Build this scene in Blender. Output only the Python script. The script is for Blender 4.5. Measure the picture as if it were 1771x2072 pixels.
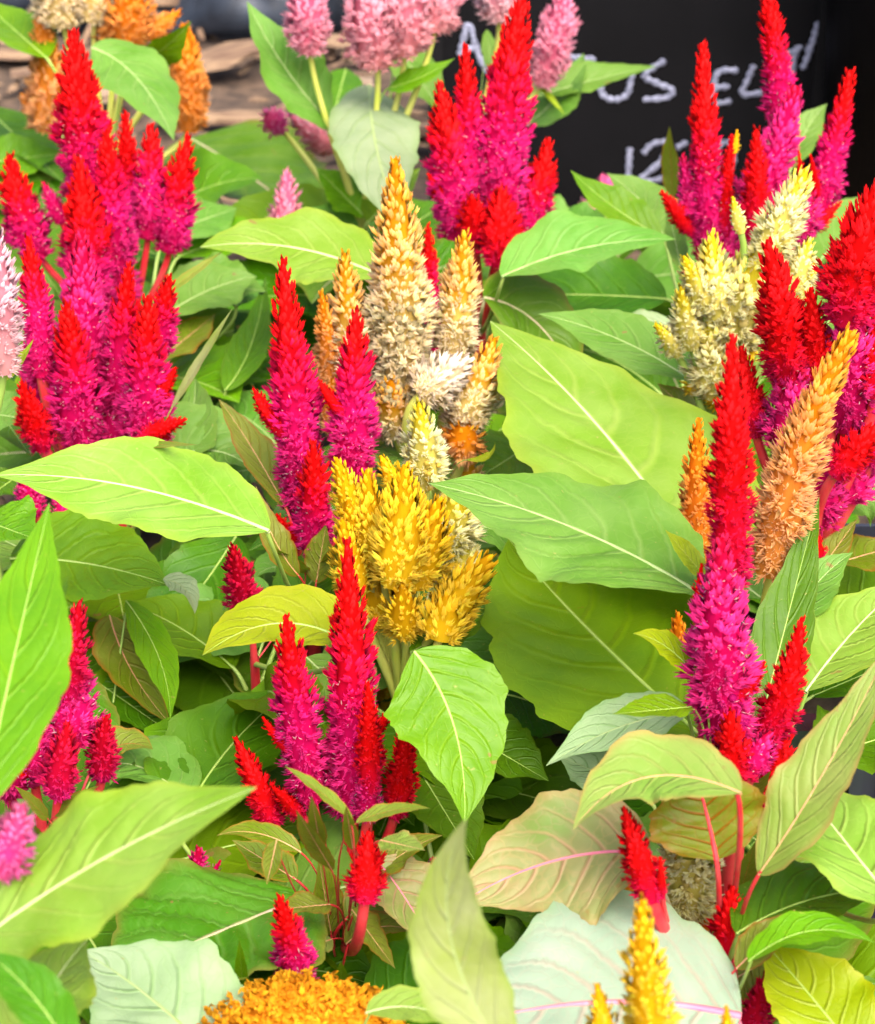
import bpy, math, random
import numpy as np
from mathutils import Vector

R = math.radians
rng = np.random.default_rng(7)
random.seed(7)
for o in list(bpy.data.objects):
    bpy.data.objects.remove(o)
SC = bpy.context.scene
COL = SC.collection

# ------------------------------------------------------------------ camera, light, exposure
CAMZ, PITCH, VF = 0.70, R(30), R(14)          # height, downward tilt, half vertical field
cam_d = bpy.data.cameras.new('camera')
cam = bpy.data.objects.new('camera', cam_d); COL.objects.link(cam)
cam.location = (0, 0, CAMZ)
cam.rotation_euler = (R(90) - PITCH, 0, 0)
cam_d.sensor_fit = 'VERTICAL'; cam_d.sensor_height = 24.0
cam_d.lens = 12.0 / math.tan(VF)
cam_d.clip_start = 0.01; cam_d.clip_end = 200
cam_d.dof.use_dof = True
cam_d.dof.focus_distance = 0.93
cam_d.dof.aperture_fstop = 10.5
SC.camera = cam

SUN_EL, SUN_ROT = R(58), R(155)
w = bpy.data.worlds.new('World'); SC.world = w; w.use_nodes = True
nt = w.node_tree; bg = nt.nodes['Background']
sky = nt.nodes.new('ShaderNodeTexSky'); sky.sky_type = 'NISHITA'; sky.sun_disc = False
sky.sun_elevation = SUN_EL; sky.sun_rotation = SUN_ROT
sky.dust_density = 7.0; sky.air_density = 0.7; sky.ozone_density = 0.3
nt.links.new(sky.outputs[0], bg.inputs[0]); bg.inputs[1].default_value = 0.15
sl = bpy.data.lights.new('sun', 'SUN'); sl.energy = 1.45; sl.angle = R(55); sl.color = (1.0, 0.95, 0.88)
so = bpy.data.objects.new('sun', sl); COL.objects.link(so)
sd = Vector((math.sin(SUN_ROT) * math.cos(SUN_EL), math.cos(SUN_ROT) * math.cos(SUN_EL), math.sin(SUN_EL)))
so.rotation_euler = sd.to_track_quat('Z', 'Y').to_euler()
SC.view_settings.view_transform = 'Standard'; SC.view_settings.look = 'None'
SC.view_settings.gamma = 1.0; SC.view_settings.exposure = 1.70

# ------------------------------------------------------------------ picking points in the place
KX = math.tan(VF) / 1036.0
CP, SP = math.cos(PITCH), math.sin(PITCH)
CAM = np.array([0, 0, CAMZ])
def ray(x, y):
    u = (x - 885.5) * KX; v = (1036 - y) * KX
    return np.array([u, CP + v * SP, -SP + v * CP])
def at_h(x, y, h):            # point at height h
    r = ray(x, y); return CAM + r * (CAMZ - h) / (-r[2])
def at_y(x, y, Y):            # point at distance Y
    r = ray(x, y); return CAM + r * (Y / r[1])
def depth(p):
    return float(p[1] * CP - (p[2] - CAMZ) * SP)

# ------------------------------------------------------------------ materials
def new_mat(name):
    m = bpy.data.materials.new(name); m.use_nodes = True
    n = m.node_tree; p = n.nodes['Principled BSDF']
    return m, n, p
def N(nt, typ, **kw):
    nd = nt.nodes.new(typ)
    for k, v in kw.items(): setattr(nd, k, v)
    return nd
def M(nt, op, a, b=None, c=None, clamp=False):
    nd = nt.nodes.new('ShaderNodeMath'); nd.operation = op; nd.use_clamp = clamp
    for i, q in enumerate((a, b, c)):
        if q is None: continue
        if isinstance(q, (int, float)): nd.inputs[i].default_value = q
        else: nt.links.new(q, nd.inputs[i])
    return nd.outputs[0]
def mixc(nt, f, a, b, blend='MIX'):
    nd = nt.nodes.new('ShaderNodeMix'); nd.data_type = 'RGBA'; nd.blend_type = blend
    for sock, q in ((nd.inputs[0], f), (nd.inputs[6], a), (nd.inputs[7], b)):
        if isinstance(q, (int, float)): sock.default_value = q
        elif isinstance(q, tuple): sock.default_value = (q[0], q[1], q[2], 1)
        else: nt.links.new(q, sock)
    return nd.outputs[2]
NV = 7.0     # lateral veins to a side
#           base colour          second tone          vein colour          midrib              vein strength, edge colour, edge amount
LEAF = {
 'lime':  ((.140,.245,.034), (.185,.285,.062), (.29,.36,.10), (.42,.46,.22), .55, (.27,.29,.04), .35),
 'light': ((.092,.205,.034), (.135,.255,.060), (.22,.33,.11), (.34,.42,.20), .55, (.15,.22,.04), .25),
 'grass': ((.078,.185,.007), (.112,.228,.013), (.18,.29,.04), (.24,.33,.09), .50, (.15,.25,.02), .25),
 'green': ((.044,.122,.008), (.070,.165,.015), (.12,.23,.04), (.21,.29,.08), .55, (.10,.13,.02), .25),
 'dark':  ((.018,.062,.006), (.030,.088,.010), (.05,.13,.03), (.10,.17,.04), .50, (.04,.08,.01), .10),
 'olive': ((.105,.160,.018), (.155,.190,.036), (.24,.17,.05), (.36,.11,.06), .50, (.30,.08,.03), .65),
 'olivelight': ((.150,.240,.050), (.205,.260,.075), (.29,.27,.10), (.44,.21,.13), .45, (.34,.13,.07), .50),
 'pale':  ((.235,.325,.175), (.290,.370,.225), (.18,.30,.10), (.32,.36,.16), .65, (.13,.25,.05), .40),
 'palepink': ((.225,.295,.215),(.270,.330,.250),(.36,.22,.19),(.55,.12,.21), .60, (.17,.26,.08), .40),
 'pinkolive': ((.140,.200,.048),(.215,.185,.085),(.42,.20,.16),(.66,.26,.30), .70, (.25,.12,.06), .50),
 'redvein': ((.110,.150,.014),(.145,.165,.024),(.28,.04,.02), (.52,.015,.012), .85, (.25,.07,.03), .50),
 'paleolive': ((.220,.300,.075),(.300,.350,.170),(.32,.36,.21),(.34,.39,.25), .50, (.16,.28,.03), .50),
 'quilt': ((.056,.148,.012), (.088,.188,.028), (.16,.26,.07), (.31,.23,.15), .60, (.22,.11,.04), .45),
 'yellow': ((.180,.260,.018), (.240,.300,.036), (.29,.33,.08), (.34,.36,.10), .45, (.34,.31,.04), .35),
}
def leaf_mat(kind):
    base, tone, vein, rib, vs, edge, ea = LEAF[kind]
    m, n, p = new_mat('leaf_' + kind)
    uv = N(n, 'ShaderNodeUVMap'); uv.uv_map = 'leaf'
    sep = N(n, 'ShaderNodeSeparateXYZ'); n.links.new(uv.outputs[0], sep.inputs[0])
    s, t = sep.outputs[0], sep.outputs[1]
    oi = N(n, 'ShaderNodeObjectInfo'); tc = N(n, 'ShaderNodeTexCoord')
    nz = N(n, 'ShaderNodeTexNoise'); nz.inputs['Scale'].default_value = 45; nz.inputs['Detail'].default_value = 3
    n.links.new(tc.outputs['Object'], nz.inputs['Vector'])
    wob = M(n, 'MULTIPLY', M(n, 'SUBTRACT', nz.outputs[0], .5), .05)
    a = M(n, 'ABSOLUTE', s)
    side = M(n, 'MULTIPLY', M(n, 'LESS_THAN', s, 0.0), 0.45)
    ph = M(n, 'ADD', M(n, 'MULTIPLY', M(n, 'ADD', M(n, 'SUBTRACT', t, M(n, 'MULTIPLY', a, .20)), M(n, 'SUBTRACT', wob, M(n, 'MULTIPLY', M(n, 'MULTIPLY', a, a), .15))), NV), side)
    fr = M(n, 'ABSOLUTE', M(n, 'SUBTRACT', M(n, 'FRACT', M(n, 'ADD', ph, 10.5)), .5))
    mr = N(n, 'ShaderNodeMapRange'); mr.interpolation_type = 'SMOOTHSTEP'
    n.links.new(fr, mr.inputs[0]); mr.inputs[1].default_value = .0; mr.inputs[2].default_value = .15
    mr.inputs[3].default_value = 1; mr.inputs[4].default_value = 0
    lat = M(n, 'MULTIPLY', mr.outputs[0], M(n, 'SUBTRACT', 1.0, M(n, 'POWER', a, 1.6)), clamp=True)
    vo = N(n, 'ShaderNodeTexVoronoi'); vo.feature = 'DISTANCE_TO_EDGE'; vo.inputs['Scale'].default_value = 150
    cmb = N(n, 'ShaderNodeVectorMath', operation='ADD'); n.links.new(tc.outputs['Object'], cmb.inputs[0])
    nv = N(n, 'ShaderNodeVectorMath', operation='SCALE'); n.links.new(nz.outputs[1], nv.inputs[0]); nv.inputs[3].default_value = .02
    n.links.new(nv.outputs[0], cmb.inputs[1]); n.links.new(cmb.outputs[0], vo.inputs['Vector'])
    mr2 = N(n, 'ShaderNodeMapRange'); mr2.interpolation_type = 'SMOOTHSTEP'
    n.links.new(vo.outputs[0], mr2.inputs[0]); mr2.inputs[2].default_value = .11; mr2.inputs[3].default_value = 1; mr2.inputs[4].default_value = 0
    ret = M(n, 'MULTIPLY', mr2.outputs[0], .22)
    mid = N(n, 'ShaderNodeMapRange'); mid.interpolation_type = 'SMOOTHSTEP'; n.links.new(a, mid.inputs[0])
    mid.inputs[2].default_value = .032; mid.inputs[3].default_value = 1; mid.inputs[4].default_value = 0
    nb = N(n, 'ShaderNodeTexNoise'); nb.inputs['Scale'].default_value = 30; nb.inputs['Detail'].default_value = 6
    n.links.new(tc.outputs['Object'], nb.inputs['Vector'])
    tonef = N(n, 'ShaderNodeMapRange'); n.links.new(nb.outputs[0], tonef.inputs[0]); tonef.inputs[1].default_value = .35; tonef.inputs[2].default_value = .65
    c = mixc(n, tonef.outputs[0], base, tone)
    ed = N(n, 'ShaderNodeMapRange'); n.links.new(a, ed.inputs[0]); ed.inputs[1].default_value = .72; ed.inputs[2].default_value = 1.0
    c = mixc(n, M(n, 'MULTIPLY', M(n, 'POWER', ed.outputs[0], 2.0), ea), c, edge)
    c = mixc(n, M(n, 'MULTIPLY', M(n, 'MAXIMUM', lat, ret), vs * .75), c, vein)
    c = mixc(n, mid.outputs[0], c, rib)
    # freckles and small blemishes
    fk = N(n, 'ShaderNodeTexNoise'); fk.inputs['Scale'].default_value = 420; n.links.new(tc.outputs['Object'], fk.inputs['Vector'])
    fkm = N(n, 'ShaderNodeMapRange'); n.links.new(fk.outputs[0], fkm.inputs[0]); fkm.inputs[1].default_value = .69; fkm.inputs[2].default_value = .78
    c = mixc(n, M(n, 'MULTIPLY', fkm.outputs[0], .5), c, (.30, .26, .10))
    b1 = N(n, 'ShaderNodeTexNoise'); b1.inputs['Scale'].default_value = 95; b1.inputs['Detail'].default_value = 2; n.links.new(tc.outputs['Object'], b1.inputs['Vector'])
    b1m = N(n, 'ShaderNodeMapRange'); n.links.new(b1.outputs[0], b1m.inputs[0]); b1m.inputs[1].default_value = .735; b1m.inputs[2].default_value = .76
    c = mixc(n, M(n, 'MULTIPLY', b1m.outputs[0], .75), c, (.20, .13, .05))
    hs = N(n, 'ShaderNodeHueSaturation'); n.links.new(c, hs.inputs['Color'])
    n.links.new(M(n, 'ADD', M(n, 'MULTIPLY', oi.outputs['Random'], .028), .486), hs.inputs['Hue'])
    n.links.new(M(n, 'ADD', M(n, 'MULTIPLY', oi.outputs['Random'], .26), .87), hs.inputs['Value'])
    hs.inputs['Saturation'].default_value = 1.11
    n.links.new(hs.outputs[0], p.inputs['Base Color'])
    p.inputs['Roughness'].default_value = .48
    p.inputs['Specular IOR Level'].default_value = .28
    hgt = M(n, 'ADD', M(n, 'MULTIPLY', lat, -.9), M(n, 'ADD', M(n, 'MULTIPLY', mr2.outputs[0], -.09), M(n, 'MULTIPLY', nz.outputs[0], .6)))
    bp = N(n, 'ShaderNodeBump'); bp.inputs['Strength'].default_value = .6; bp.inputs['Distance'].default_value = .0012
    n.links.new(hgt, bp.inputs['Height']); n.links.new(bp.outputs[0], p.inputs['Normal'])
    tr = N(n, 'ShaderNodeBsdfTranslucent'); mx = N(n, 'ShaderNodeMixShader'); mx.inputs[0].default_value = .30
    tcol = mixc(n, 1.0, hs.outputs[0], (1.0, 1.0, .45), 'MULTIPLY')
    n.links.new(tcol, tr.inputs[0]); n.links.new(p.outputs[0], mx.inputs[1]); n.links.new(tr.outputs[0], mx.inputs[2])
    out = n.nodes['Material Output']; n.links.new(mx.outputs[0], out.inputs[0])
    return m
LM = {k: leaf_mat(k) for k in LEAF}

def plume_mat():
    m, n, p = new_mat('plume_florets')
    at = N(n, 'ShaderNodeAttribute'); at.attribute_name = 'tint'
    n.links.new(at.outputs['Color'], p.inputs['Base Color'])
    p.inputs['Roughness'].default_value = .6; p.inputs['Specular IOR Level'].default_value = .10
    p.inputs['Subsurface Weight'].default_value = .0; p.inputs['Subsurface Scale'].default_value = .0035; p.inputs['Subsurface Radius'].default_value = (1.0, .7, .5)
    tr = N(n, 'ShaderNodeBsdfTranslucent'); mx = N(n, 'ShaderNodeMixShader'); mx.inputs[0].default_value = .50
    n.links.new(at.outputs['Color'], tr.inputs[0]); n.links.new(p.outputs[0], mx.inputs[1]); n.links.new(tr.outputs[0], mx.inputs[2])
    n.links.new(mx.outputs[0], n.nodes['Material Output'].inputs[0])
    return m
PLUME = plume_mat()
def plain(name, col, rough=.5, noise=0, scale=60, bump=0, col2=None, spec=.4):
    m, n, p = new_mat(name)
    p.inputs['Roughness'].default_value = rough; p.inputs['Specular IOR Level'].default_value = spec
    tc = N(n, 'ShaderNodeTexCoord'); nz = N(n, 'ShaderNodeTexNoise'); nz.inputs['Scale'].default_value = scale; nz.inputs['Detail'].default_value = 6
    n.links.new(tc.outputs['Object'], nz.inputs['Vector'])
    mr = N(n, 'ShaderNodeMapRange'); n.links.new(nz.outputs[0], mr.inputs[0]); mr.inputs[1].default_value = .3; mr.inputs[2].default_value = .7
    c = mixc(n, mr.outputs[0], col, col2 or tuple(q * (1 - noise) for q in col)); n.links.new(c, p.inputs['Base Color'])
    if bump:
        b = N(n, 'ShaderNodeBump'); b.inputs['Strength'].default_value = bump; b.inputs['Distance'].default_value = .004
        n.links.new(nz.outputs[0], b.inputs['Height']); n.links.new(b.outputs[0], p.inputs['Normal'])
    return m
STEM = {
 'red': plain('stem_red', (.52, .010, .022), .42, 0, 70, .25, (.50, .050, .055)),
 'pinkgreen': plain('stem_pink_green', (.42, .30, .22), .45, 0, 60, .15, (.30, .36, .14)),
 'yellow': plain('stem_yellow_green', (.38, .44, .06), .45, 0, 60, .15, (.46, .46, .12)),
 'green': plain('stem_green', (.20, .33, .05), .45, 0, 60, .15, (.28, .38, .09)),
 'pink': plain('stem_pink', (.52, .09, .17), .45, 0, 60, .1, (.50, .17, .21)),
 'cream': plain('rib_cream', (.26, .34, .13), .45, 0, 60, .1, (.22, .31, .09)), 'white': plain('rib_white', (.42, .46, .24), .45, 0, 60, .1, (.36, .42, .18)),
 'rosy': plain('rib_rosy', (.52, .22, .13), .45, 0, 60, .1, (.40, .26, .10)),
}
RIBMAT = {'lime': 'white', 'light': 'cream', 'grass': 'green', 'green': 'green', 'dark': 'green', 'olive': 'rosy', 'olivelight': 'rosy', 'pale': 'cream',
          'palepink': 'pink', 'pinkolive': 'pink', 'redvein': 'red', 'paleolive': 'cream', 'quilt': 'pinkgreen', 'yellow': 'green'}

# ------------------------------------------------------------------ object helpers
def link_mesh(name, V, F, mat, parent=None, smooth=True, uv=None, tint=None):
    me = bpy.data.meshes.new(name)
    V = np.asarray(V, dtype=np.float32)
    if parent is not None: V = V - np.array(WORLD_LOC(parent), dtype=np.float32)
    if isinstance(F, np.ndarray):
        nf, k = F.shape
        me.vertices.add(len(V)); me.vertices.foreach_set('co', V.ravel())
        me.loops.add(nf * k); me.loops.foreach_set('vertex_index', F.ravel().astype(np.int32))
        me.polygons.add(nf); me.polygons.foreach_set('loop_start', np.arange(0, nf * k, k, dtype=np.int32))
        me.polygons.foreach_set('loop_total', np.full(nf, k, dtype=np.int32))
        me.update(calc_edges=True)
    else:
        me.from_pydata(V.tolist(), [], F); me.update()
    if smooth: me.polygons.foreach_set('use_smooth', [True] * len(me.polygons))
    if uv is not None:
        ul = me.uv_layers.new(name='leaf')
        li = np.zeros(len(me.loops), dtype=np.int32); me.loops.foreach_get('vertex_index', li)
        ul.data.foreach_set('uv', np.asarray(uv, dtype=np.float32)[li].ravel())
    if tint is not None:
        ca = me.color_attributes.new('tint', 'FLOAT_COLOR', 'POINT')
        c4 = np.ones((len(V), 4), dtype=np.float32); c4[:, :3] = tint; ca.data.foreach_set('color', c4.ravel())
    me.materials.append(mat)
    o = bpy.data.objects.new(name, me); COL.objects.link(o)
    if parent is not None: o.parent = parent
    return o
def WORLD_LOC(o):
    p = np.zeros(3)
    while o is not None:
        p += np.array(o.location); o = o.parent
    return p
def thing(name, loc, label, cat, group=None):
    o = bpy.data.objects.new(name, None); COL.objects.link(o); o.location = loc
    o.empty_display_size = .02
    o['label'] = label; o['category'] = cat
    if group: o['group'] = group
    return o
def norm(v):
    v = np.asarray(v, float); return v / (np.linalg.norm(v, axis=-1, keepdims=True) + 1e-12)
def bez(P, n):
    P = [np.asarray(p, float) for p in P]; t = np.linspace(0, 1, n)[:, None]
    if len(P) == 2: return P[0] * (1 - t) + P[1] * t
    if len(P) == 3: return P[0] * (1 - t) ** 2 + 2 * P[1] * t * (1 - t) + P[2] * t ** 2
    return P[0] * (1 - t) ** 3 + 3 * P[1] * t * (1 - t) ** 2 + 3 * P[2] * t ** 2 * (1 - t) + P[3] * t ** 3
def frames(C):
    T = norm(np.gradient(C, axis=0)); A = np.zeros_like(T); B = np.zeros_like(T)
    a = np.cross(T[0], [0.3, 1, .2]); a = a / np.linalg.norm(a)
    for i in range(len(C)):
        a = a - T[i] * np.dot(a, T[i]); a = a / np.linalg.norm(a); A[i] = a; B[i] = np.cross(T[i], a)
    return T, A, B
def tube(C, r, k=8):
    n = len(C); T, A, B = frames(C); r = np.broadcast_to(np.asarray(r, float), (n,))
    th = np.linspace(0, 2 * np.pi, k, endpoint=False)
    V = C[:, None, :] + r[:, None, None] * (np.cos(th)[None, :, None] * A[:, None, :] + np.sin(th)[None, :, None] * B[:, None, :])
    V = V.reshape(-1, 3)
    i = np.arange(n - 1)[:, None]; j = np.arange(k)[None, :]; j2 = (j + 1) % k
    F = np.stack([i * k + j, i * k + j2, (i + 1) * k + j2, (i + 1) * k + j], -1).reshape(-1, 4)
    return V, F
def join(parts):
    Vs, Fs, o = [], [], 0
    for V, F in parts: Vs.append(V); Fs.append(F + o); o += len(V)
    return np.concatenate(Vs), np.concatenate(Fs)

# ------------------------------------------------------------------ leaves
def leaf_mesh(C, halfw, side, nrm, kind, seed, fold=.22, nl=6, wavy=.8, quilt=1.0, droop=.0, twist=0.):
    r = random.Random(seed); n = len(C); t = np.linspace(0, 1, n)
    prof = np.clip(np.sin(np.pi * np.clip(t, 0, 1) ** .80), 0, 1) ** .92
    prof = prof * (1 - .42 * t ** 2.5) / .93
    prof = np.clip(prof + .02 * (1 - t), .0, 1.1); prof[-1] = .004
    p1, p2, p3 = r.uniform(0, 6), r.uniform(0, 6), r.uniform(0, 6)
    s = np.linspace(-1, 1, 2 * nl + 1)
    V = np.zeros((n, len(s), 3)); L = np.linalg.norm(np.diff(C, axis=0), axis=1).sum()
    UV = np.zeros((n, len(s), 2))
    for j, sj in enumerate(s):
        a = abs(sj); sg = 1 if sj > 0 else -1
        edge = 1 + (.035 * np.sin(t * 27 + p1 + sg * 2) + .014 * np.sin(t * 97 + p3)) * a + .025 * np.sin(t * 51 + p2 * sg) * a + .05 * np.sin(t * 7 + p3 * sg)
        wj = halfw * prof * edge
        ph = NV * (t - .20 * a - .15 * a * a) + (.45 if sj < 0 else 0)
        q = (np.abs(np.sin(np.pi * ph)) ** .7 - .6) * min(a * 4, 1) * (1 - a ** 3) * .072 * quilt
        q = q + .016 * quilt * np.sin(t * 61 + a * 17 + p1 * 3 + sg) * np.sin(a * 23 + t * 19 + p2) * min(a * 5, 1)
        wv = wavy * (.070 * np.sin(t * 13 + p1 + sg * 1.3) + .045 * np.sin(t * 24 + p2 + sg)) * a ** 1.8
        out = fold * a - droop * a * a + q + wv
        tw = twist * (t - .4)
        V[:, j] = C + (sj * wj)[:, None] * (side * np.cos(tw)[:, None] + nrm * np.sin(tw)[:, None]) + (wj * out)[:, None] * nrm
        UV[:, j, 0] = sj; UV[:, j, 1] = t
    k = len(s); i = np.arange(n - 1)[:, None]; j = np.arange(k - 1)[None, :]
    F = np.stack([i * k + j, i * k + j + 1, (i + 1) * k + j + 1, (i + 1) * k + j], -1).reshape(-1, 4)
    return V.reshape(-1, 3), F, UV.reshape(-1, 2), L
LEAFNO = [0]
def leaf3d(plant, C, halfw, kind, roll=None, fold=.22, nl=6, wavy=1., quilt=1., droop=0., twist=0., label=None, rib=True, petiole=True, up=1.0):
    LEAFNO[0] += 1; seed = LEAFNO[0] * 13 + 5
    T = norm(np.gradient(C, axis=0)); Vw = norm(C - CAM)
    S = norm(np.cross(T, Vw)); Nn = norm(np.cross(S, T))
    Nn = np.where((np.sum(Nn * Vw, 1) > 0)[:, None], -Nn, Nn)   # towards the viewer's side of the blade
    # level the blade as a leaf holds itself to the light, limited so it is never edge-on
    m = len(C) // 2
    if roll is None:
        H = np.cross(T[m], [0, 0, 1.]); H = H / (np.linalg.norm(H) + 1e-9)
        if np.dot(H, S[m]) < 0: H = -H
        roll = math.atan2(np.dot(H, Nn[m]), np.dot(H, S[m])) * up
        roll = max(-R(48), min(R(48), roll)) + R(random.Random(seed).uniform(-8, 8))
    cr, sr = math.cos(roll), math.sin(roll)
    S2 = S * cr + Nn * sr; N2 = Nn * cr - S * sr
    hw = halfw / max(cr, .6)
    V, F, UV, L = leaf_mesh(C, hw, S2, N2, kind, seed, fold, nl, wavy, quilt, droop, twist)
    o = link_mesh('leaf', V, F, LM[kind], plant, uv=UV)
    if label: o['label'] = label
    if rib:
        n = len(C); rr = np.linspace(1, .10, n) * min(.0011, max(.0004, hw * .036)) * (1.7 if kind in ('palepink', 'redvein') else 1)
        Vr, Fr = tube(C - N2 * (rr * .35)[:, None], rr, 6)
        link_mesh('midrib', Vr, Fr, STEM[RIBMAT[kind]], o)
    if petiole and 'jx' in plant:
        j = np.array([plant['jx'], plant['jy'], plant['jz']]); b = C[0]
        hd_ = math.hypot(j[0] - b[0], j[1] - b[1])
        e = np.array([j[0], j[1], max(.010, min(j[2] - .004, b[2] - .012 - .55 * hd_))]); d = np.linalg.norm(e - b)
        hd = (e - b) / (d + 1e-9); k1 = min(.25 * d, .016)
        st = -T[0] if np.dot(-T[0], hd) > .15 else norm(-T[0] * .35 + np.array([0, 0, -1.]))
        P = bez([b + T[0] * .002, b + st * k1, e * .5 + b * .5 + np.array([0, 0, -.10 * d]), e], 14)
        P[:, 2] = np.maximum(P[:, 2], .004); rp = min(.00125, max(.0004, hw * .07))
        Vp, Fp = tube(P, np.linspace(rp * .8, rp * 1.2, 14), 6)
        link_mesh('leaf_stalk', Vp, Fp, STEM['red' if (RIBMAT[kind] in ('red', 'rosy')) else ('pinkgreen' if kind in ('pinkolive', 'quilt') else ('pink' if kind == 'palepink' else 'green'))], o)
    return o

PLANTS = {}
shrng = random.Random(11)
def nearest(p):
    return min(PLANTS.values(), key=lambda q: (q['jx'] - p[0]) ** 2 + (q['jy'] - p[1]) ** 2)
def LF(base, tip, wpx, h0, h1, kind, ctrl=None, plant=None, arch=.0, n=44, **kw):
    """leaf from base pixel to tip pixel held at heights h0 and h1 (metres)"""
    if ctrl is None: ctrl = ((base[0] + tip[0]) / 2, (base[1] + tip[1]) / 2)
    P = bez([(*base, h0), (*ctrl, (h0 + h1) / 2 + arch), (*tip, h1)], n)
    C = np.array([at_h(x, y, h) for x, y, h in P])
    pl = PLANTS[plant] if plant else nearest(C[0])
    mid = C[n // 2]
    return leaf3d(pl, C, wpx * KX * depth(mid) / 2, kind, **kw)

# ------------------------------------------------------------------ flower spikes
RED, RED2, MAG, MAG2 = (.88, .004, .006), (.82, .003, .030), (.86, .006, .165), (.72, .004, .11)
MTIP = (.92, .05, .32)
PAL = {   # stops along the spike, base to tip: (t, colour, colour at floret tip)
 'rm':   [(0, MAG2, (.78, .02, .20)), (.20, MAG, MTIP), (.40, MAG, (.90, .02, .26)), (.56, RED2, (.83, .008, .12)), (.72, RED, (.87, .006, .01)), (1, (.87, .006, .006), (.88, .012, .01))],
 'red':  [(0, (.68, .004, .06), (.80, .02, .18)), (.2, RED2, (.82, .01, .10)), (.4, RED, (.86, .006, .02)), (1, (.87, .006, .006), (.88, .010, .01))],
 'mag':  [(0, (.56, .004, .09), (.74, .03, .22)), (.3, MAG, MTIP), (.75, MAG, MTIP), (1, (.82, .005, .05), (.84, .02, .10))],
 'crimson': [(0, (.60, .004, .11), (.80, .03, .28)), (.3, (.68, .003, .05), (.78, .015, .14)), (1, (.72, .004, .015), (.76, .008, .03))],
 'orange': [(0, (.94, .30, .03), (.95, .46, .14)), (.5, (.95, .29, .02), (.95, .42, .12)), (.8, (.95, .29, .008), (.95, .35, .02)), (1, (.95, .30, .006), (.95, .34, .01))],
 'orangepk': [(0, (.94, .38, .08), (.95, .54, .28)), (.45, (.94, .34, .045), (.95, .50, .24)), (.70, (.95, .33, .010), (.95, .44, .14)), (1, (.95, .35, .005), (.95, .40, .012))],
 'cream': [(0, (.76, .58, .22), (.90, .74, .54)), (.25, (.84, .64, .24), (.92, .78, .60)), (.50, (.92, .66, .16), (.93, .78, .58)), (.66, (.93, .48, .02), (.93, .64, .34)), (1, (.93, .38, .005), (.94, .46, .015))],
 'ycream': [(0, (.86, .76, .16), (.91, .86, .50)), (.5, (.90, .80, .18), (.93, .90, .64)), (.72, (.92, .78, .04), (.93, .86, .34)), (1, (.93, .70, .012), (.93, .76, .04))],
 'yellow': [(0, (.94, .62, .015), (.95, .70, .09)), (.4, (.95, .58, .008), (.95, .68, .06)), (1, (.95, .50, .004), (.95, .56, .01))],
 'pinkwhite': [(0, (.74, .58, .22), (.86, .70, .56)), (.5, (.84, .66, .36), (.89, .78, .70)), (1, (.86, .68, .46), (.90, .80, .74))],
 'pink': [(0, (.92, .28, .36), (.94, .50, .56)), (.5, (.94, .20, .36), (.95, .46, .56)), (1, (.94, .16, .34), (.95, .34, .50))],
 'dusty': [(0, (.92, .34, .34), (.94, .50, .50)), (.5, (.93, .28, .38), (.95, .50, .56)), (1, (.94, .26, .40), (.95, .48, .58))],
 'hotpink': [(0, (.90, .08, .30), (.94, .22, .50)), (.5, (.92, .07, .36), (.95, .24, .56)), (1, (.93, .12, .32), (.95, .26, .46))],
 'palepink': [(0, (.88, .42, .42), (.92, .64, .64)), (.5, (.90, .38, .46), (.94, .66, .72)), (1, (.92, .40, .52), (.94, .68, .76))],
}
def pal_at(stops, t):
    ts = [s[0] for s in stops]
    a = np.stack([np.interp(t, ts, [s[1][i] for s in stops]) for i in range(3)], -1)
    b = np.stack([np.interp(t, ts, [s[2][i] for s in stops]) for i in range(3)], -1)
    return a, b
FN = [None]
def florets(P, D, ln, wd, ca, cb, g, out=None, belly=.42, col_mid=.35):
    """pointed papery florets (keeled blades): root P, direction D, length, half width, colour low and high"""
    n = len(P); D = norm(D)
    if out is None: out = g.normal(size=(n, 3))
    out = out + g.normal(0, .25, (n, 3)); A = norm(np.cross(D, out)); B = norm(np.cross(A, D))
    V = np.zeros((n, 5, 3)); V[:, 0] = P; V[:, 4] = P + D * ln[:, None] + B * (ln * .10)[:, None]
    mid = P + D * (ln * belly)[:, None]
    V[:, 1] = mid + A * wd[:, None]; V[:, 2] = mid - A * wd[:, None]; V[:, 3] = mid + B * (wd * .8)[:, None] + D * (ln * .06)[:, None]
    Cc = np.zeros((n, 5, 3)); Cc[:, 0] = ca; Cc[:, 1:4] = (ca * (1 - col_mid) + cb * col_mid)[:, None, :]; Cc[:, 4] = cb
    f = np.array([(0, 1, 3), (0, 3, 2), (1, 4, 3), (3, 4, 2), (0, 2, 1), (2, 4, 1)])
    F = (f[None] + (np.arange(n) * 5)[:, None, None]).reshape(-1, 3)
    o_ = norm(out); FN[0] = np.stack([o_, o_ + A * .7, o_ - A * .7, o_, o_ * .6 + D * .8], 1).reshape(-1, 3)
    return V.reshape(-1, 3), F, Cc.reshape(-1, 3)
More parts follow.
